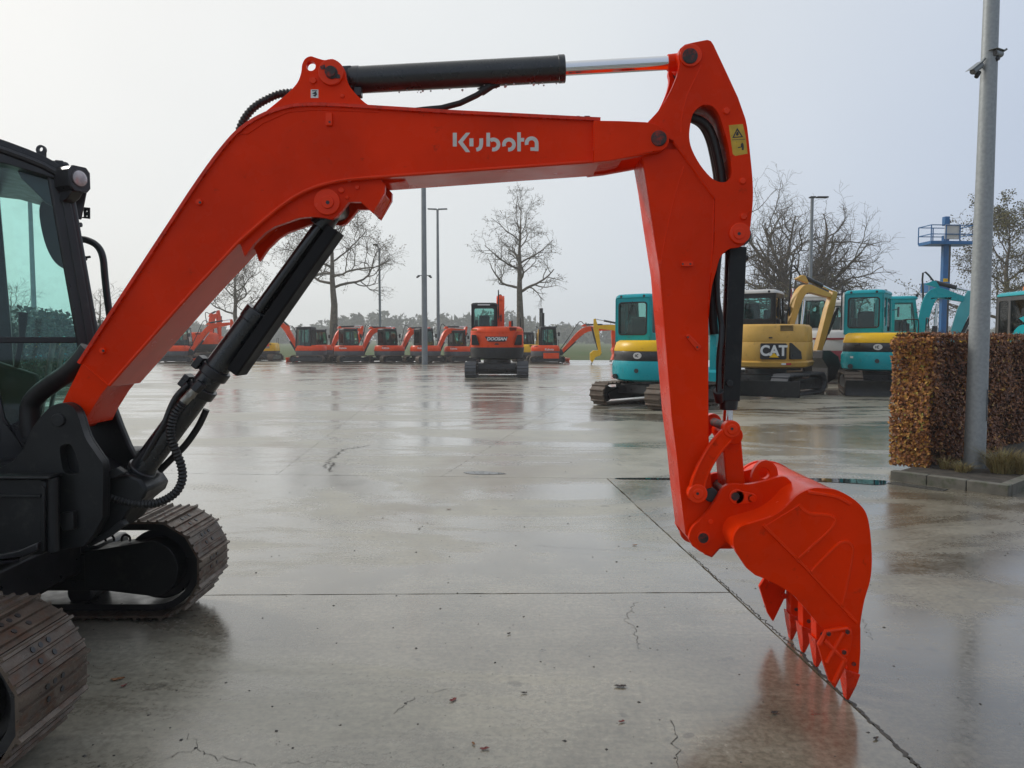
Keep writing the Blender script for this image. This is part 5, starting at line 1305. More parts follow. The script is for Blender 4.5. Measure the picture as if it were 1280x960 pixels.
# white and red machine
wh = far_excavator('excavator', 'off-white excavator with dark red skirt between sand-yellow and teal machines', 1036, 27.0, 62, 0, 1.25, LV_WHT, 'offwhite', (1.42, 2.52), 'offwhite', by=-0.3, armm='offwhite', pose=dict(K=(1.4, 2.4), T=(2.2, 2.45), tail=(2.3, 2.7), end=(2.1, 1.0), bk=(2.0, 0.4)))
k = MB(); k.wallx(rrect(-0.5, 0.35, 1.24, 1.29, 0.01), -1.0, -0.96); k.build('stripe', M['crimson'], wh)

far_excavator('excavator', 'off-white excavator deeper back, right of the red-skirted one', 1062, 31.0, 50, 0, 1.25, LV_WHT, 'offwhite', (1.42, 2.52), 'offwhite', boom=False)
far_excavator('excavator', 'red excavator with raised boom far behind the sand-yellow one', 990, 33.0, 75, 0, 1.1, LV_KUB, 'charcoal', (1.2, 2.45), 'crimson', pose=dict(B=(0.9, 1.0), K=(1.1, 2.9), T=(1.6, 3.3), tail=(1.6, 3.55), end=(1.9, 2.0), bk=(1.9, 1.4)), bw=0.7)

# the row along the far edge, numbered by what stands out
RG = 'orange excavators in the far row'
pz = dict(B=(0.98, 0.85), K=(1.7, 2.30), T=(3.35, 2.36), tail=(3.55, 2.62), end=(3.0, 1.0), bk=(2.9, 0.4))
far_excavator('excavator', 'orange excavator leftmost in the far row, glimpsed under the boom', 222, 50, 8, 0, 0.96, LV_KUB, 'charcoal', (1.2, 2.45), pose=dict(B=(0.98, 0.85), K=(2.2, 2.55), T=(3.6, 2.75), tail=(3.7, 3.05), end=(3.9, 1.2), bk=(3.8, 0.5)), group=RG, lamps=True, bladem='orange_far')
far_excavator('excavator', 'orange excavator standing behind the leftmost one of the far row', 250, 55, 70, 0, 1.15, LV_DOO, 'charcoal', (1.66, 2.66), cab=False, group=RG, lamps=True, pose=dict(B=(0.9, 1.2), K=(1.0, 2.8), T=(1.5, 3.0), tail=(1.6, 3.3), end=(1.7, 1.5), bk=(1.6, 0.8)))
far_excavator('excavator', 'yellow excavator in the far row beside the black boom cylinder', 331, 55, 90, 0, 0.98, LV_YEL, 'charcoal', (1.3, 2.3), 'yellow', cab=False, boom=False)
far_excavator('excavator', 'orange excavator in the far row facing left, dark cab, boom to the left', 390, 50.5, 172, 0, 0.98, LV_KUB, 'charcoal', (1.0, 2.45), by=-0.1, pose=dict(B=(0.98, 0.85), K=(1.85, 2.35), T=(2.6, 3.0), tail=(2.6, 3.3), end=(3.2, 1.9), bk=(3.3, 1.2)), group=RG, lamps=True, bladem='orange_far')
far_excavator('excavator', 'orange excavator with only its boom clear behind the left-facing one', 397, 53, 38, 0, 0.98, LV_KUB, 'charcoal', (1.2, 2.3), pose=pz, group=RG, lamps=True)
nm = ['orange excavator in the far row just right of the thick tree trunk', 'orange excavator in the far row below the small single lamp post', 'orange excavator in the far row right behind the thick light mast', 'orange excavator in the far row at the left shoulder of the badge machine']
vr = random.Random(9)
for i, (px, dd, hd) in enumerate(((436, 50, 38), (486, 50.4, 45), (531, 49.6, 41), (572, 50.8, 36))):
    pz = dict(B=(0.98, 0.85), K=(1.7 + vr.uniform(-0.12, 0.12), 2.30 + vr.uniform(-0.1, 0.08)), T=(3.35 + vr.uniform(-0.15, 0.15), 2.36 + vr.uniform(-0.12, 0.1)), tail=(3.55, 2.62 + vr.uniform(-0.1, 0.1)), end=(3.0 + vr.uniform(-0.2, 0.2), 1.0), bk=(2.9, 0.4))
    e = far_excavator('excavator', nm[i], px, dd, hd, 0, 0.96 - (0.05 if i == 3 else 0), LV_KUB, 'charcoal', (1.2, 2.38), pose=pz, group=RG, lamps=True, W=0.9)
    text_mesh('Kubota', 0.17, 0.004, M['white'], e, Matrix.Rotation(math.radians(48), 4, 'Z') @ REAR(-1.03, 0.1, 1.05), bold=0.004)
far_excavator('excavator', 'small yellow and black excavator half hidden right of the badge machine', 662, 53, 60, 0, 0.9, LV_YEL, 'charcoal', (1.25, 2.3), 'tan', pose=dict(K=(1.3, 2.3), T=(1.9, 2.2), tail=(2.0, 2.4), end=(1.9, 1.0), bk=(1.9, 0.5)))
ee = far_excavator('excavator', 'orange excavator in the far row facing right with lowered long boom', 682, 49, 6, 0, 0.98, LV_KUB, 'charcoal', (1.0, 2.45), pose=dict(B=(1.1, 0.8), K=(2.6, 2.35), T=(4.4, 2.3), tail=(4.6, 2.6), end=(4.6, 1.0), bk=(4.5, 0.4)), group=RG, lamps=True, bladem='orange_far')
k = MB(); k.prism([(-0.3, 0.35), (0.75, 0.35), (0.75, 0.72), (-0.3, 0.72)], -0.99, -0.93); k.build('side_skirt', M['orange_far'], ee, bevel=0.02)
text_mesh('Kubota', 0.2, 0.004, M['white'], ee, Matrix.Translation((0.1, -0.96, 0.95)) @ Matrix.Rotation(math.pi / 2, 4, 'X'), bold=0.004)
far_excavator('excavator', 'yellow excavator reaching left with bucket on the ground beyond the teal one', 806, 46, 176, 0, 1.0, LV_YEL, 'charcoal', (1.3, 2.4), 'yellow', pose=dict(B=(0.98, 0.85), K=(1.6, 2.3), T=(3.0, 2.35), tail=(3.1, 2.85), end=(2.75, 0.75), bk=(3.2, 0.2)))
far_excavator('excavator', 'dark teal excavator seen through the cab glass at far left', 62, 30, 60, 0, 1.0, LV_TEAL, 'teal', (1.45, 2.5), 'teal', pose=dict(K=(1.3, 2.0), T=(2.2, 1.7), tail=(2.4, 2.0), end=(2.2, 0.7), bk=(2.1, 0.3)))

# forklift whose mast rises behind the right-facing orange machine
fk = thing('forklift', 'black forklift with tall twin mast behind the right-facing orange excavator', 'forklift', ((677 - 640) / F_PX * 53, 53, 0), math.radians(10))
for y in (-0.18, 0.18):
    k = MB(); k.box(-0.1, 0.12, y * 1.3 - 0.13, y * 1.3 + 0.13, 0.1, 3.45 + (0.35 if y > 0 else 0.0)); k.build('mast_rail', M['charcoal'], fk, bevel=0.02)
k = MB(); k.box(-0.06, 0.08, -0.3, 0.3, 3.2, 3.3); k.box(-0.06, 0.08, -0.3, 0.3, 1.6, 1.7); k.build('mast_crossbar', M['charcoal'], fk)
k = MB(); k.box(-1.9, -0.15, -0.55, 0.55, 0.3, 1.1); k.build('body', M['grey_plastic'], fk, bevel=0.08)
for (x, y) in ((-0.4, 0.5), (-0.4, -0.5), (-1.6, 0.5), (-1.6, -0.5)):
    k = MB(); k.cyl((x, y - 0.1, 0.3), (x, y + 0.1, 0.3), 0.3, None, 20); k.build('wheel', M['rubber'], fk, bevel=0.03)

# blue mast lift
bl_d = 33.0
lf = thing('mast_lift', 'blue mast lift with raised railed platform above the teal machines', 'lift', ((1176.5 - 640) / F_PX * bl_d, bl_d, 0), math.radians(4))
z_at = lambda py: CAM_H + (HORIZON - py) / F_PX * bl_d
k = MB(); k.box(-0.12, 0.12, -0.1, 0.1, 1.0, z_at(296)); k.build('mast', M['blue'], lf, bevel=0.015)
k = MB(); k.box(-0.105, 0.105, -0.115, 0.115, z_at(372), z_at(349)); k.build('mast_sleeve', M['yellow'], lf, bevel=0.01)
k = MB(); k.box(0.2, 0.25, -0.03, 0.03, 1.0, z_at(305)); k.build('hose_track', M['black'], lf)
k = MB(); k.box(-0.95, 0.98, -0.45, 0.45, z_at(308), z_at(304)); k.build('platform_floor', M['blue'], lf, bevel=0.01)
for z in (z_at(285), z_at(296)):
    for y in (-0.45, 0.45):
        k = MB(); k.bar((-0.95, y, z), (0.98, y, z), 0.035, 0.035); k.build('rail', M['blue'], lf)
    for x in (-0.95, 0.98):
        k = MB(); k.bar((x, -0.45, z), (x, 0.45, z), 0.035, 0.035); k.build('rail', M['blue'], lf)
for x in (-0.95, -0.28, 0.35, 0.98):
    for y in (-0.45, 0.45):
        k = MB(); k.bar((x, y, z_at(306)), (x, y, z_at(285)), 0.035, 0.035); k.build('rail_post', M['blue'], lf)
k = MB(); k.box(-0.3, 0.35, -0.42, -0.36, z_at(302), z_at(284)); k.build('control_panel', M['offwhite'], lf, bevel=0.02)
k = MB(); k.box(-0.12, 0.1, -0.12, 0.1, z_at(284), z_at(273)); k.build('mast_head', M['blue'], lf, bevel=0.015)
k = MB(); k.tube([(0.1, 0, z_at(274)), (0.17, 0, z_at(277)), (0.15, 0, z_at(284))], 0.03, 8); k.build('hose', M['black'], lf)
k = MB(); k.box(-1.0, 0.6, -0.6, 0.6, 0.25, 1.0); k.build('chassis', M['blue'], lf, bevel=0.05)
k = MB(); k.box(-0.75, -0.05, -0.5, 0.5, z_at(366), z_at(354)); k.build('drive_head', M['blue'], lf, bevel=0.02)
for x in (-0.8, 0.4):
    for y in (-0.62, 0.62):
        k = MB(); k.cyl((x, y - 0.08, 0.22), (x, y + 0.08, 0.22), 0.22, None, 18); k.build('wheel', M['rubber'], lf, bevel=0.02)
k = MB()
for x in (-1.25, -1.0, -0.75): k.bar((x, -0.5, z_at(372)), (x, -0.5, z_at(357)), 0.03, 0.03)
k.bar((-1.25, -0.5, z_at(357)), (-0.7, -0.5, z_at(357)), 0.03, 0.03); k.build('side_rail', M['galv_far'], lf)

# ------------------------------------------------------------------ lamp posts
def post(name, label, px, d, top_z, r0, r1, cat='lamp post'):
    root = thing(name, label, cat, ((px - 640) / F_PX * d, d, 0), 0, 1.0)
    k = MB(); k.tube([(0, 0, -0.02), (0, 0, top_z)], [r0, r1], 16); k.build('pole', M['galv_far'], root)
    return root
p1 = post('light_mast', 'thick grey mast with two small cameras in front of the far row', 531, 47, 13.2, 0.19, 0.14)
zz = CAM_H + (HORIZON - 345) / F_PX * 47
k = MB(); k.bar((-0.42, 0, zz), (0.42, 0, zz), 0.05, 0.05); k.build('cross_arm', M['galv_far'], p1)
for s in (-1, 1):
    k = MB(); k.bar((s * 0.30, 0, zz - 0.02), (s * 0.46, -0.1, zz - 0.14), 0.12, 0.10); k.build('camera_head', M['charcoal'], p1, bevel=0.02)
p2 = post('lamp_post', 'slender lamp post with a double flat head behind the thick mast', 548, 60, CAM_H + (HORIZON - 264) / F_PX * 60, 0.15, 0.09)
for s in (-1, 1):
    zt = CAM_H + (HORIZON - 264) / F_PX * 60
    k = MB(); k.loft([[(s * 0.05, -0.12, zt - 0.04), (s * 0.05, 0.12, zt - 0.04), (s * 0.05, 0.12, zt + 0.06), (s * 0.05, -0.12, zt + 0.06)], [(s * 0.78, -0.16, zt + 0.0), (s * 0.78, 0.16, zt + 0.0), (s * 0.78, 0.16, zt + 0.08), (s * 0.78, -0.16, zt + 0.08)]]); k.build('lamp_head', M['galv_far'], p2, bevel=0.02)
p3 = post('lamp_post', 'thin lamp post with a single small head left of the masts', 475.5, 75, CAM_H + (HORIZON - 312) / F_PX * 75, 0.15, 0.09)
zt = CAM_H + (HORIZON - 308) / F_PX * 75
k = MB(); k.tube([(0, 0, zt - 0.5), (-0.1, 0, zt - 0.15), (-0.35, 0, zt)], 0.06, 8); k.build('bracket', M['galv_far'], p3)
k = MB(); k.box(-0.6, -0.15, -0.15, 0.15, zt - 0.02, zt + 0.14); k.build('lamp_head', M['charcoal'], p3, bevel=0.03)
p4 = post('lamp_post', 'lamp post with flat twin head in front of the big oak', 1010.5, 40, CAM_H + (HORIZON - 250) / F_PX * 40, 0.11, 0.08)
zt = CAM_H + (HORIZON - 250) / F_PX * 40
for (x0, x1) in ((-0.14, 0.16), (0.22, 0.82)):
    k = MB(); k.box(x0, x1, -0.15, 0.15, zt, zt + 0.07); k.build('lamp_head', M['charcoal'], p4, bevel=0.02)
k = MB(); k.bar((0, 0, zt + 0.03), (0.3, 0, zt + 0.03), 0.05, 0.04); k.build('bracket', M['galv_far'], p4)
p6 = post('lamp_post', 'grey post seen through the cab window', 45, 40, 9.6, 0.14, 0.10)

# ------------------------------------------------------------------ hedge, bed, kerb, grass and the near post
def leaf_mat(name, stops, rough=0.55):
    m, N, L, b = nmat(name)
    g = N.new('ShaderNodeNewGeometry'); r = N.new('ShaderNodeValToRGB')
    r.color_ramp.interpolation = 'LINEAR'
    els = r.color_ramp.elements
    els[0].position, els[0].color = stops[0][0], (*stops[0][1], 1)
    els[1].position, els[1].color = stops[-1][0], (*stops[-1][1], 1)
    for (p, c) in stops[1:-1]:
        e = els.new(p); e.color = (*c, 1)
    L.new(g.outputs['Random Per Island'], r.inputs['Fac']); L.new(r.outputs['Color'], b.inputs['Base Color'])
    b.inputs['Roughness'].default_value = rough
    b.inputs['Specular IOR Level'].default_value = 0.4
    return m
M['beech'] = leaf_mat('beech_leaves', [(0.0, (0.085, 0.032, 0.016)), (0.35, (0.165, 0.062, 0.027)), (0.75, (0.26, 0.105, 0.044)), (0.95, (0.38, 0.18, 0.075)), (1.0, (0.40, 0.26, 0.06))])
M['beech_lit'] = leaf_mat('beech_leaves_lit', [(0.0, (0.14, 0.045, 0.015)), (0.3, (0.29, 0.10, 0.025)), (0.7, (0.46, 0.19, 0.04)), (0.94, (0.55, 0.31, 0.06)), (1.0, (0.26, 0.27, 0.04))])  # brighter copy of the beech leaves; puts the left end's light into colour
M['twig'] = surf('hedge_twigs', (0.035, 0.022, 0.014), 0.8, var=0.3)
M['straw'] = leaf_mat('dry_grass', [(0.0, (0.18, 0.13, 0.05)), (0.5, (0.32, 0.24, 0.10)), (1.0, (0.22, 0.20, 0.07))], 0.7)
M['soil'] = surf('bed_soil', (0.06, 0.05, 0.038), 0.9, var=0.4, vscale=8, bump=0.6, bump_scale=30)
M['kerbstone'] = surf('kerb_concrete', (0.14, 0.13, 0.105), 0.7, var=0.25, vscale=5, dirt=(0.06, 0.075, 0.035), dirt_amt=0.45, dirt_scale=8, bump=0.3, bump_scale=60)

kb0 = Vector(G(1112, 600)); kb1 = Vector(G(1261, 620.5)); kd_ = (kb1 - kb0).normalized()
hu = Vector((-kd_.y, kd_.x)).normalized()          # along the hedge, to the right and back
if hu.x < 0: hu = -hu
hv = -kd_                                           # away from the camera
bed = MB()
bq = [kb0 + hu * 0.06, kb1 + hu * 0.02, kb1 + hu * 7.0, kb0 + hu * 7.0]
bq = [kb0 + hu * 0.1, kb1 + hu * 0.1 + hv * 0.1, kb1 + hu * 7.5 + hv * 0.1, kb0 + hu * 7.5]
bed.plan([tuple(q) for q in bq], 0.004, 0.075); tag(bed.build('planting_bed', M['soil'], smooth_angle=0), 'narrow soil bed along the hedge', kind='structure')
kr = thing('kerb', 'mossy concrete kerb edging the hedge bed', 'kerb', (kb1.x, kb1.y, 0)); INV[kr.name] = Vector((kb1.x, kb1.y, 0))
def kstone(a, b, n_in):
    k = MB(); w = 0.1
    k.plan([tuple(a), tuple(b), tuple(b + n_in * w), tuple(a + n_in * w)], -0.01, 0.105); k.build('kerb_stone', M['kerbstone'], kr, bevel=0.008)
Lk = (kb1 - kb0).length
ks = kb0 - kd_ * 0.0
n_ = 3
for i in range(n_):
    kstone(kb0 + kd_ * (Lk * i / n_ + 0.004), kb0 + kd_ * (Lk * (i + 1) / n_ - 0.004), hu)
for i in range(8):
    kstone(kb1 + hu * (0.105 + 0.9 * i), kb1 + hu * (0.105 + 0.9 * i + 0.89), hv)
# slotted drain along the kerb
da = Vector(G(1113, 603.5)); db = Vector(G(1182, 613))
dn = (db - da).normalized(); dm = Vector((-dn.y, dn.x))
dr = thing('drain_grate', 'slotted black drain grate along the foot of the kerb', 'drain', (da.x, da.y, 0)); INV[dr.name] = Vector((da.x, da.y, 0))
k = MB(); k.plan([tuple(da + dm * 0.075), tuple(db + dm * 0.075), tuple(db - dm * 0.075), tuple(da - dm * 0.075)], -0.01, 0.003); k.build('channel', M['black'], dr)
nb = 22
for i in range(nb):
    c = da.lerp(db, (i + 0.5) / nb)
    k = MB(); k.plan([tuple(c - dn * 0.008 + dm * 0.07), tuple(c + dn * 0.008 + dm * 0.07), tuple(c + dn * 0.008 - dm * 0.07), tuple(c - dn * 0.008 - dm * 0.07)], 0.003, 0.008); k.build('bar', M['steel'], dr)

# beech hedge
hc = Vector(G(1166, 594)) + hv * 0.05               # near left corner of the hedge
he = Vector(G(1117, 589))
thick = 0.42; hlen = 7.2; htop = 1.57
hedge = thing('hedge', 'clipped copper-brown beech hedge in the kerbed bed at right', 'hedge', (hc.x, hc.y, 0)); INV[hedge.name] = Vector((hc.x, hc.y, 0))
def hp(u, v, z): q = hc + hu * u + hv * v; return Vector((q.x, q.y, z))
k = MB(); k.plan([tuple((hc + hu * a + hv * c)) for (a, c) in ((0.07, 0.07), (hlen, 0.07), (hlen, thick - 0.07), (0.07, thick - 0.07))], 0.1, htop - 0.06); k.build('core', M['twig'], hedge, smooth_angle=0)
rh = random.Random(21)
def leaf(mb, c, n, size):
    n = (n + Vector((rh.gauss(0, 0.55), rh.gauss(0, 0.55), rh.gauss(0, 0.55) + 0.15))).normalized()
    a = n.cross(Vector((rh.gauss(0, 1), rh.gauss(0, 1), rh.gauss(0, 1)))).normalized(); b_ = n.cross(a)
    s = size * (0.7 + 0.6 * rh.random()); w = s * 0.32; f = n * s * 0.12
    mb.add([c - a * s * 0.5, c + b_ * w - f * 0 + n * 0.2 * w, c + a * s * 0.5 - n * 0.15 * s, c - b_ * w + n * 0.2 * w, c], [(0, 1, 4), (1, 2, 4), (2, 3, 4), (3, 0, 4)])
def bumpy(u, z): return 0.035 * math.sin(u * 5.1 + 1.3 * math.sin(z * 4)) + 0.03 * math.sin(z * 6.3 + u * 2.2)
lf_b, lf_lit = MB(), MB()
NF = 17000
for i in range(NF):
    u = hlen * 0.62 * rh.random(); z = 0.07 + (htop - 0.07) * rh.random()
    leaf(lf_b if rh.random() > 0.05 else lf_lit, hp(u, bumpy(u, z) + rh.random() ** 2 * 0.09 - 0.03, z), Vector((kd_.x, kd_.y, 0.25)), 0.047)
for i in range(4300):
    v = thick * rh.random(); z = 0.07 + (htop - 0.07) * rh.random()
    leaf(lf_lit if rh.random() > 0.25 else lf_b, hp(bumpy(v + 3, z) + rh.random() ** 2 * 0.09 - 0.03, v, z), Vector((-hu.x, -hu.y, 0.25)), 0.047)
for i in range(5600):
    u = hlen * 0.62 * rh.random(); v = thick * rh.random()
    leaf(lf_lit if rh.random() > (0.6 if u < 1.2 else 0.9) else lf_b, hp(u, v, htop + 0.4 * bumpy(u, v) + rh.random() * 0.035 - 0.01), Vector((0, 0, 1)), 0.045)
for i in range(900):      # stray shoots
    u = hlen * 0.62 * rh.random(); v = thick * rh.random()
    leaf(lf_b, hp(u, v, htop + 0.02 + abs(rh.gauss(0, 0.02))), Vector((0, -0.6, 0.6)), 0.042)
tw = MB()
for i in range(160):
    u = hlen * 0.62 * rh.random(); v = thick * rh.random(); q = hp(u, v, htop - 0.05)
    tw.tube([q, q + Vector((rh.gauss(0, 0.03), rh.gauss(0, 0.03), 0.06 + 0.09 * rh.random()))], [0.003, 0.0015], 4, False)
for i in range(200):
    u = hlen * 0.62 * rh.random(); z = 0.05 + 1.2 * rh.random(); q = hp(u, 0.05, z)
    tw.tube([q, q + Vector((kd_.x * 0.12 + rh.gauss(0, 0.03), kd_.y * 0.12, rh.gauss(0.02, 0.05)))], [0.003, 0.0015], 4, False)
tag(tw.build('twigs', M['twig'], hedge, smooth_angle=0, recalc=False), kind='stuff')
tag(lf_b.build('foliage', M['beech'], hedge, smooth_angle=0, recalc=False), kind='stuff')
tag(lf_lit.build('lit_foliage', M['beech_lit'], hedge, smooth_angle=0, recalc=False), kind='stuff')

# dry grass tufts at the foot of the post
def tuft(px, py, n, h, spread, label, seed):
    r = random.Random(seed)
    c = Vector(G(px, py)); k = MB()
    for i in range(n):
        a = r.random() * 6.283; r0 = spread * 0.45 * math.sqrt(r.random()); hh = h * (0.5 + 0.6 * r.random())
        b0 = Vector((r0 * math.cos(a), r0 * math.sin(a), 0.07)); lean = Vector((math.cos(a + r.gauss(0, 0.6)), math.sin(a + r.gauss(0, 0.6)), 0)) * spread * (0.3 + 0.9 * r.random())
        s = Vector((-math.sin(a), math.cos(a), 0)) * 0.0035
        m1 = b0 + lean * 0.35 + Vector((0, 0, hh * 0.62)); m2 = b0 + lean + Vector((0, 0, hh * (0.75 + 0.3 * r.random())))
        k.add([b0 - s, b0 + s, m1 + s * 0.8, m1 - s * 0.8, m2], [(0, 1, 2, 3), (3, 2, 4)])
    o = k.build('grass_tuft', M['straw'], None, smooth_angle=0, recalc=False)
    o.location = (c.x, c.y, 0)
    tag(o, label, 'grass', 'dry grass tufts by the hedge')
tuft(1252, 599, 420, 0.30, 0.26, 'large straw-coloured grass tuft right of the grey post', 1)
tuft(1203, 598, 150, 0.13, 0.16, 'low dry grass tuft at the foot of the grey post', 2)
tuft(1182, 594, 110, 0.17, 0.14, 'small dry grass tuft against the hedge left of the post', 3)
tuft(1275, 600, 220, 0.28, 0.24, 'dry grass tuft at the right edge of the picture', 4)

# near galvanised post with two cameras
pb = Vector(G(1217.5, 592)); pd = pb.y
np_ = thing('lamp_post', 'tall galvanised steel post in front of the hedge at right', 'post', (pb.x, pb.y, 0)); INV[np_.name] = Vector((pb.x, pb.y, 0))
zt = U(1240, -60, pd)[1]
k = MB(); k.tube([(pb.x, pb.y, 0.02), (pb.x, pb.y, 1.1), (pb.x, pb.y, zt * 0.55), (pb.x, pb.y, zt)], [0.110, 0.107, 0.092, 0.076], 32); k.build('pole', M['galv'], np_, smooth_angle=80)
k = MB()
ang0 = math.radians(-60)
for i in range(6):
    pass
k.tube([(pb.x + 0.115 * math.cos(ang0), pb.y + 0.115 * math.sin(ang0), 0.62), (pb.x + 0.113 * math.cos(ang0), pb.y + 0.113 * math.sin(ang0), 0.98)], 0.004, 6); k.build('hatch_seam', M['charcoal'], np_)
def cam_unit(label, px, py, yaw, tilt, side):
    x, z = U(px, py, pd)
    root = thing('security_camera', label, 'camera', (x, pd - 0.05, z), math.radians(yaw)); root.rotation_euler = (0, math.radians(tilt), math.radians(yaw))
    root['group'] = 'cameras on the near post'
    k = MB(); k.cyl((-0.09, 0, 0), (0.07, 0, 0), 0.034, 0.036, 18); k.build('housing', M['galv_far'], root, bevel=0.006)
    k = MB(); k.plan([(-0.1, -0.042), (0.11, -0.046), (0.11, 0.046), (-0.1, 0.042)], 0.034, 0.040); k.build('sun_shield', M['galv_far'], root, bevel=0.003)
    k = MB(); k.cyl((0.068, 0, 0), (0.075, 0, 0), 0.03, None, 18); k.build('lens', M['black'], root)
    k = MB(); k.cyl((0.02, 0.0, -0.07), (0.02, 0.0, -0.03), 0.028, 0.024, 16); k.cyl((-0.02, 0, -0.05), (0.05, 0, -0.075), 0.024, None, 14); k.build('infrared_lamp', M['charcoal'], root, bevel=0.004)
    k = MB(); k.tube([(-0.06, 0, 0.0), (-0.10, 0.02, 0.03), (-0.12, 0.05, 0.05)], 0.012, 8); k.build('mount_arm', M['galv_far'], root)
    return root
cam_unit('small security camera pointing down left from the grey post', 1217, 88, 200, 35, -1)
cam_unit('small security camera across the front of the grey post', 1243, 69, 215, 5, 1)

M['evergreen'] = leaf_mat('evergreen_leaves', [(0.0, (0.012, 0.02, 0.012)), (0.6, (0.025, 0.04, 0.02)), (1.0, (0.05, 0.065, 0.03))])
sh = thing('shrub_row', 'dark evergreen shrub row seen through the cab glass', 'shrub', ((30 - 640) / F_PX * 27, 27, 0))
k = MB(); r9 = random.Random(77)
for i in range(7000):
    x = -3.4 + 6.0 * r9.random(); hh = 2.35 + 0.35 * math.sin(x * 2.1) + 0.2 * math.sin(x * 5.3)
    z = hh * r9.random() ** 0.7; y = r9.gauss(0, 0.5)
    c = Vector((x, y, z)); a = Vector((r9.gauss(0, 1), r9.gauss(0, 1), r9.gauss(0, 1))).normalized() * 0.09; b2 = a.cross(Vector((r9.gauss(0, 1), r9.gauss(0, 1), r9.gauss(0, 1)))).normalized() * 0.06
    k.add([c - a, c + b2, c + a, c - b2], [(0, 1, 2, 3)])
tag(k.build('foliage', M['evergreen'], sh, smooth_angle=0, recalc=False), kind='stuff')
k = MB()
for i in range(9): k.tube([(-3.2 + 0.7 * i, 0, -0.02), (-3.2 + 0.7 * i + 0.1, 0.05, 1.6)], [0.05, 0.02], 6)
k.build('stems', M['twig'], sh)
# ------------------------------------------------------------------ trees
M['bark'] = surf('oak_bark', (0.135, 0.110, 0.080), 0.9, var=0.35, vscale=4, dirt=(0.075, 0.08, 0.045), dirt_amt=0.3, dirt_scale=2, spec=0.2)
M['oak_leaf_dry'] = leaf_mat('dry_oak_leaves', [(0.0, (0.09, 0.055, 0.025)), (0.6, (0.16, 0.10, 0.045)), (1.0, (0.20, 0.15, 0.06))], 0.8)
M['oak_leaf_olive'] = leaf_mat('olive_oak_leaves', [(0.0, (0.07, 0.065, 0.02)), (0.6, (0.13, 0.12, 0.035)), (1.0, (0.19, 0.16, 0.05))], 0.8)

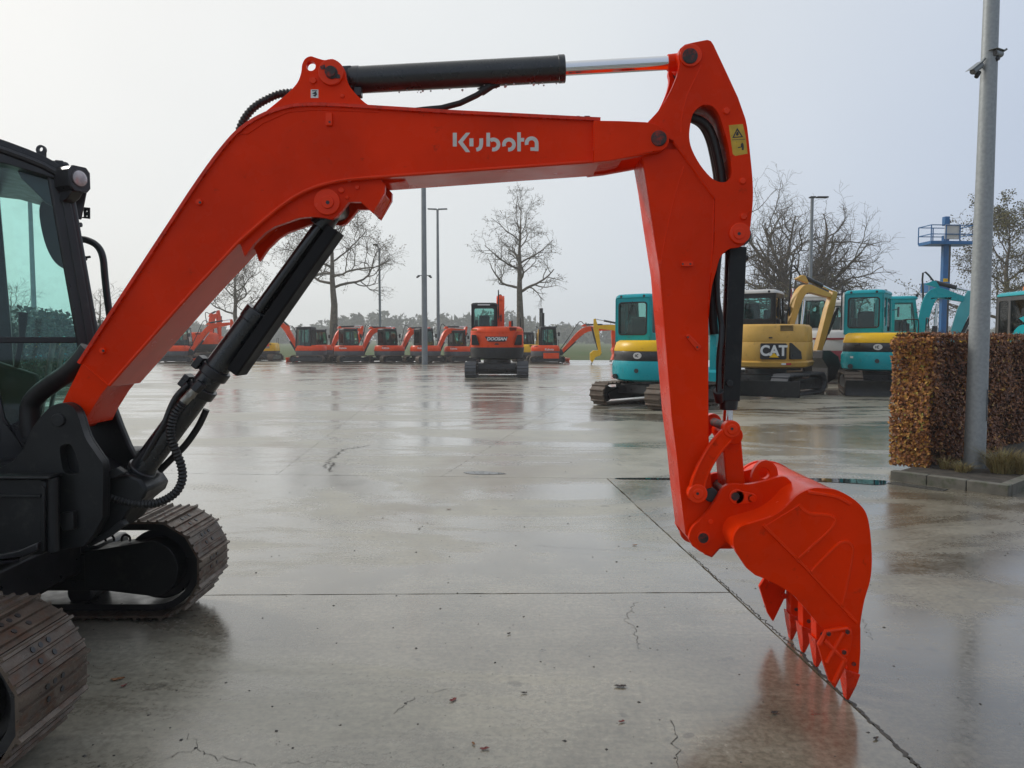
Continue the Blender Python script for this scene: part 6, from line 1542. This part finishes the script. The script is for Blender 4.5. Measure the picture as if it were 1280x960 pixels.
def oak(label, px, d, h, spread, tr, seed, fork, limbs, leafm=None, nleaf=0, up=0.35, leader=True, levels=4, leaf_where=None, dens=1.0):
    r = random.Random(seed)
    root = thing('oak_tree', label, 'tree', ((px - 640) / F_PX * d, d, -0.1), r.random() * 0.4, 1.0, 'trees round the yard')
    tm, cm = MB(), MB()
    tips = []
    def branch(p, dr_, ln, rad, lv):
        n = max(3, min(9, int(ln / (0.55 if lv < 2 else 0.35)) + 2))
        P = [p]; Rr = [rad]; q = p.copy(); dd = dr_.copy()
        for i in range(n):
            w = 0.20 if lv < 2 else 0.28
            dd = (dd + Vector((r.gauss(0, w), r.gauss(0, w), r.gauss(0, w * 0.8) + (0.05 if lv < 3 else 0.02)))).normalized()
            q = q + dd * (ln / n); P.append(q.copy()); Rr.append(max(0.008, rad * (1 - 0.72 * (i + 1) / n)))
        (tm if lv == 0 else cm).tube(P, Rr, (8, 6, 5, 4, 3, 3)[min(lv, 5)], False)
        if lv >= levels:
            tips.append(P[-1]); tips.append(P[len(P) // 2]); return
        cnt = {0: 6, 1: 7, 2: 6, 3: 5, 4: 4}[lv]
        cnt = max(2, int(cnt * dens + r.random()))
        for j in range(cnt):
            t = 0.25 + 0.75 * (j + r.random() * 0.8) / cnt
            t = min(t, 0.98)
            i0 = int(t * n); f = t * n - i0
            bp_ = P[i0].lerp(P[min(i0 + 1, n)], f); rr = Rr[i0] * 0.62
            dl = (P[min(i0 + 1, n)] - P[i0]).normalized()
            axis = dl.cross(Vector((r.gauss(0, 1), r.gauss(0, 1), r.gauss(0, 1)))).normalized()
            nd = Matrix.Rotation(math.radians(30 + 40 * r.random()), 3, axis) @ dl
            branch(bp_, nd, ln * (0.42 + 0.26 * r.random()) * (1.1 - 0.35 * t), max(0.009, rr), lv + 1)
    # trunk
    P = [Vector((0, 0, 0))]; Rr = [tr * 1.25]
    th_ = h * (0.8 if leader else fork * 1.35); n = 10
    q = P[0].copy()
    for i in range(n):
        q = q + Vector((r.gauss(0, 0.018 * h * 0.35), r.gauss(0, 0.018 * h * 0.35), th_ / n)); P.append(q.copy())
        t = (i + 1) / n; Rr.append(tr * (1.0 if t < 0.25 else 1.0 - (0.82 if leader else 0.35) * (t - 0.25) / 0.75))
    tm.tube(P, Rr, 12, False)
    for j in range(limbs):
        t = fork / (th_ / h) + (1 - fork / (th_ / h)) * (j + 0.5 * r.random()) / limbs
        t = min(0.99, t); i0 = int(t * n); bp_ = P[i0].lerp(P[min(i0 + 1, n)], t * n - i0)
        a = 2.4 * j + r.random() * 0.8
        el = up + (0.75 - up) * max(0, (t - 0.5)) * 1.6 + r.gauss(0, 0.12)
        dv = Vector((math.cos(a), math.sin(a), math.tan(min(1.35, max(-0.1, el))))).normalized()
        zrel = bp_.z / h
        ln = spread * (1.05 - 0.55 * max(0, zrel - fork) / (1 - fork)) * (0.8 + 0.35 * r.random())
        if not leader:
            el = 0.12 + 1.25 * ((j * 7) % limbs) / limbs + r.gauss(0, 0.06)
            dv = Vector((math.cos(a) * math.cos(el), math.sin(a) * math.cos(el), math.sin(el)))
            ln = 0.80 * (0.85 + 0.3 * r.random()) / math.sqrt((math.cos(el) / spread) ** 2 + (math.sin(el) / (h - bp_.z)) ** 2)
            branch(bp_, dv, ln, tr * (0.26 + 0.14 * r.random()), 1)
            continue
        branch(bp_, dv, min(ln, (h - bp_.z) / max(0.25, dv.z) * 0.95 if dv.z > 0.3 else ln), Rr[min(i0, n)] * (0.50 if leader else 0.55), 1)
    if leader:
        branch(P[-1], Vector((0, 0, 1)), h * 0.2, Rr[-1], 1)
    tm.build('trunk', M['bark'], root, smooth_angle=60, recalc=False)
    tag(cm.build('crown', M['bark'], root, smooth_angle=0, recalc=False), kind='stuff')
    if nleaf:
        lm = MB()
        for i in range(nleaf):
            c = r.choice(tips)
            if leaf_where and not leaf_where(c, r): continue
            c = c + Vector((r.gauss(0, 0.12), r.gauss(0, 0.12), r.gauss(0, 0.12)))
            a = Vector((r.gauss(0, 1), r.gauss(0, 1), r.gauss(0, 1))).normalized() * 0.065; b2 = a.cross(Vector((r.gauss(0, 1), r.gauss(0, 1), r.gauss(0, 1)))).normalized() * 0.05
            lm.add([c - a, c + b2, c + a, c - b2], [(0, 1, 2, 3)])
        tag(lm.build('leaves', M[leafm], root, smooth_angle=0, recalc=False), kind='stuff')
    return root
oak('bare oak with slim trunk seen between boom and cylinder', 297, 72, 10.2, 4.2, 0.26, 5, 0.35, 9, 'oak_leaf_dry', 1200, up=0.25)
oak('brown-tinged oak with straight trunk behind the boom cylinder', 417, 72, 15.8, 6.8, 0.38, 8, 0.42, 13, 'oak_leaf_dry', 3600, up=0.12)
oak('tall bare oak rising behind the badge machine', 650, 72, 15.8, 4.3, 0.36, 14, 0.38, 12, 'oak_leaf_dry', 500, up=0.42, dens=0.85)
oak('broad spreading oak behind the sand-yellow machine', 1004, 56, 14.6, 5.8, 0.58, 52, 0.19, 22, 'oak_leaf_olive', 4200, up=0.42, leader=False, leaf_where=lambda c, r: c.z < 6.2 and (c.x < 1.0 or r.random() < 0.25), dens=1.05)
oak('leafier tree behind the near post at right', 1252, 50, 10.8, 4.6, 0.24, 31, 0.22, 14, 'oak_leaf_olive', 9000, up=0.45)
oak('small bare tree seen through the cab glass', 18, 70, 7.0, 3.2, 0.18, 41, 0.3, 7, None, 0, levels=3)
oak('distant small oak left of the cab', 128, 75, 6.8, 3.4, 0.18, 43, 0.3, 7, None, 0, levels=3)

# ------------------------------------------------------------------ fallen leaves
M['leaf_brown'] = surf('fallen_leaf', (0.22, 0.10, 0.04), 0.6, var=0.3, vscale=40)
M['leaf_red'] = surf('fallen_leaf_red', (0.17, 0.035, 0.03), 0.6, var=0.3, vscale=40)
M['leaf_dark'] = surf('fallen_leaf_dark', (0.035, 0.025, 0.02), 0.5, var=0.3, vscale=40)
def fallen(px, py, s, mk, ang, label=None):
    c = G(px, py); k = MB()
    r = random.Random(int(px * 7 + py))
    out = []
    for i in range(14):
        a = 6.283 * i / 14; rr = s * (0.55 + 0.45 * abs(math.cos(a))) * (0.8 + 0.35 * r.random())
        out.append((rr * math.cos(a), rr * 0.6 * math.sin(a)))
    vs_ = [(x, y, 0.003 + 0.10 * (x * x + y * y) / s + r.random() * 0.004) for (x, y) in out] + [(0, 0, 0.0025)]
    vs2 = [(x, y, z + 0.0012) for (x, y, z) in vs_]
    n = 14
    k.add(vs_ + vs2, [(i, (i + 1) % n, n) for i in range(n)] + [(n + 1 + i, n + 1 + (i + 1) % n, 2 * n + 1) for i in range(n)] + [(i, (i + 1) % n, n + 1 + (i + 1) % n, n + 1 + i) for i in range(n)])
    o = k.build('fallen_leaf', M[mk], None, smooth_angle=0)
    o.location = (c[0], c[1], 0.0); o.rotation_euler = (0, 0, ang)
    tag(o, label or 'small fallen leaf lying on the wet concrete', 'leaf', 'fallen leaves on the yard')
fallen(147, 850, 0.028, 'leaf_brown', 0.3, 'brown fallen leaf near the front track'); fallen(155, 858, 0.016, 'leaf_red', 1.0, 'red fallen leaf beside the front track')
fallen(606, 937, 0.017, 'leaf_red', 0.2, 'red leaf nearest the bottom edge of the picture'); fallen(566, 876, 0.020, 'leaf_red', 0.8, 'red leaf right of the short bent crack'); fallen(592, 931, 0.012, 'leaf_brown', 2.0, 'small brown leaf just left of the nearest red leaf')
fallen(561, 637, 0.022, 'leaf_brown', 0.1, 'orange-brown fallen leaf alone in mid yard'); fallen(524, 661, 0.014, 'leaf_dark', 0.5, 'dark leaf crumb in mid yard below the orange-brown leaf'); fallen(793, 682, 0.020, 'leaf_brown', 0.2, 'brown fallen leaf left of the arm foot')
fallen(776, 859, 0.028, 'leaf_dark', 0.0, 'dark wet leaf left of the bucket'); fallen(777, 903, 0.014, 'leaf_red', 0.4, 'small red leaf below the dark wet leaf'); fallen(968, 892, 0.018, 'leaf_dark', 0.3, 'dark leaf in the reflection below the bucket teeth'); fallen(1095, 924, 0.016, 'leaf_dark', 0.6, 'dark leaf right of the bucket beside the long joint')
fallen(636, 793, 0.012, 'leaf_dark', 0.6, 'dark leaf crumb just below the cross joint'); fallen(655, 867, 0.014, 'leaf_dark', 0.1, 'dark leaf crumb midway between red leaf and bucket'); fallen(1016, 512, 0.05, 'leaf_brown', 0.4, 'middle one of three brown leaves before the sand-yellow machine'); fallen(1030, 509, 0.05, 'leaf_brown', 0.9, 'right one of three brown leaves before the sand-yellow machine'); fallen(1002, 516, 0.04, 'leaf_brown', 0.2, 'left one of three brown leaves before the sand-yellow machine')

# ------------------------------------------------------------------ damp air
hz = MB(); hz.box(-420, 420, -40, 410, -1.2, 20.0)
mh = bpy.data.materials.new('damp_air'); mh.use_nodes = True
nh = mh.node_tree.nodes; nh.remove(nh['Principled BSDF'])
pv = nh.new('ShaderNodeVolumePrincipled'); pv.inputs['Color'].default_value = (0.97, 0.98, 1.0, 1); pv.inputs['Density'].default_value = 0.0012; pv.inputs['Anisotropy'].default_value = 0.25
mh.node_tree.links.new(pv.outputs['Volume'], nh['Material Output'].inputs['Volume'])
tag(hz.build('haze', mh, smooth_angle=0), 'thin damp haze over the yard and field', kind='stuff')
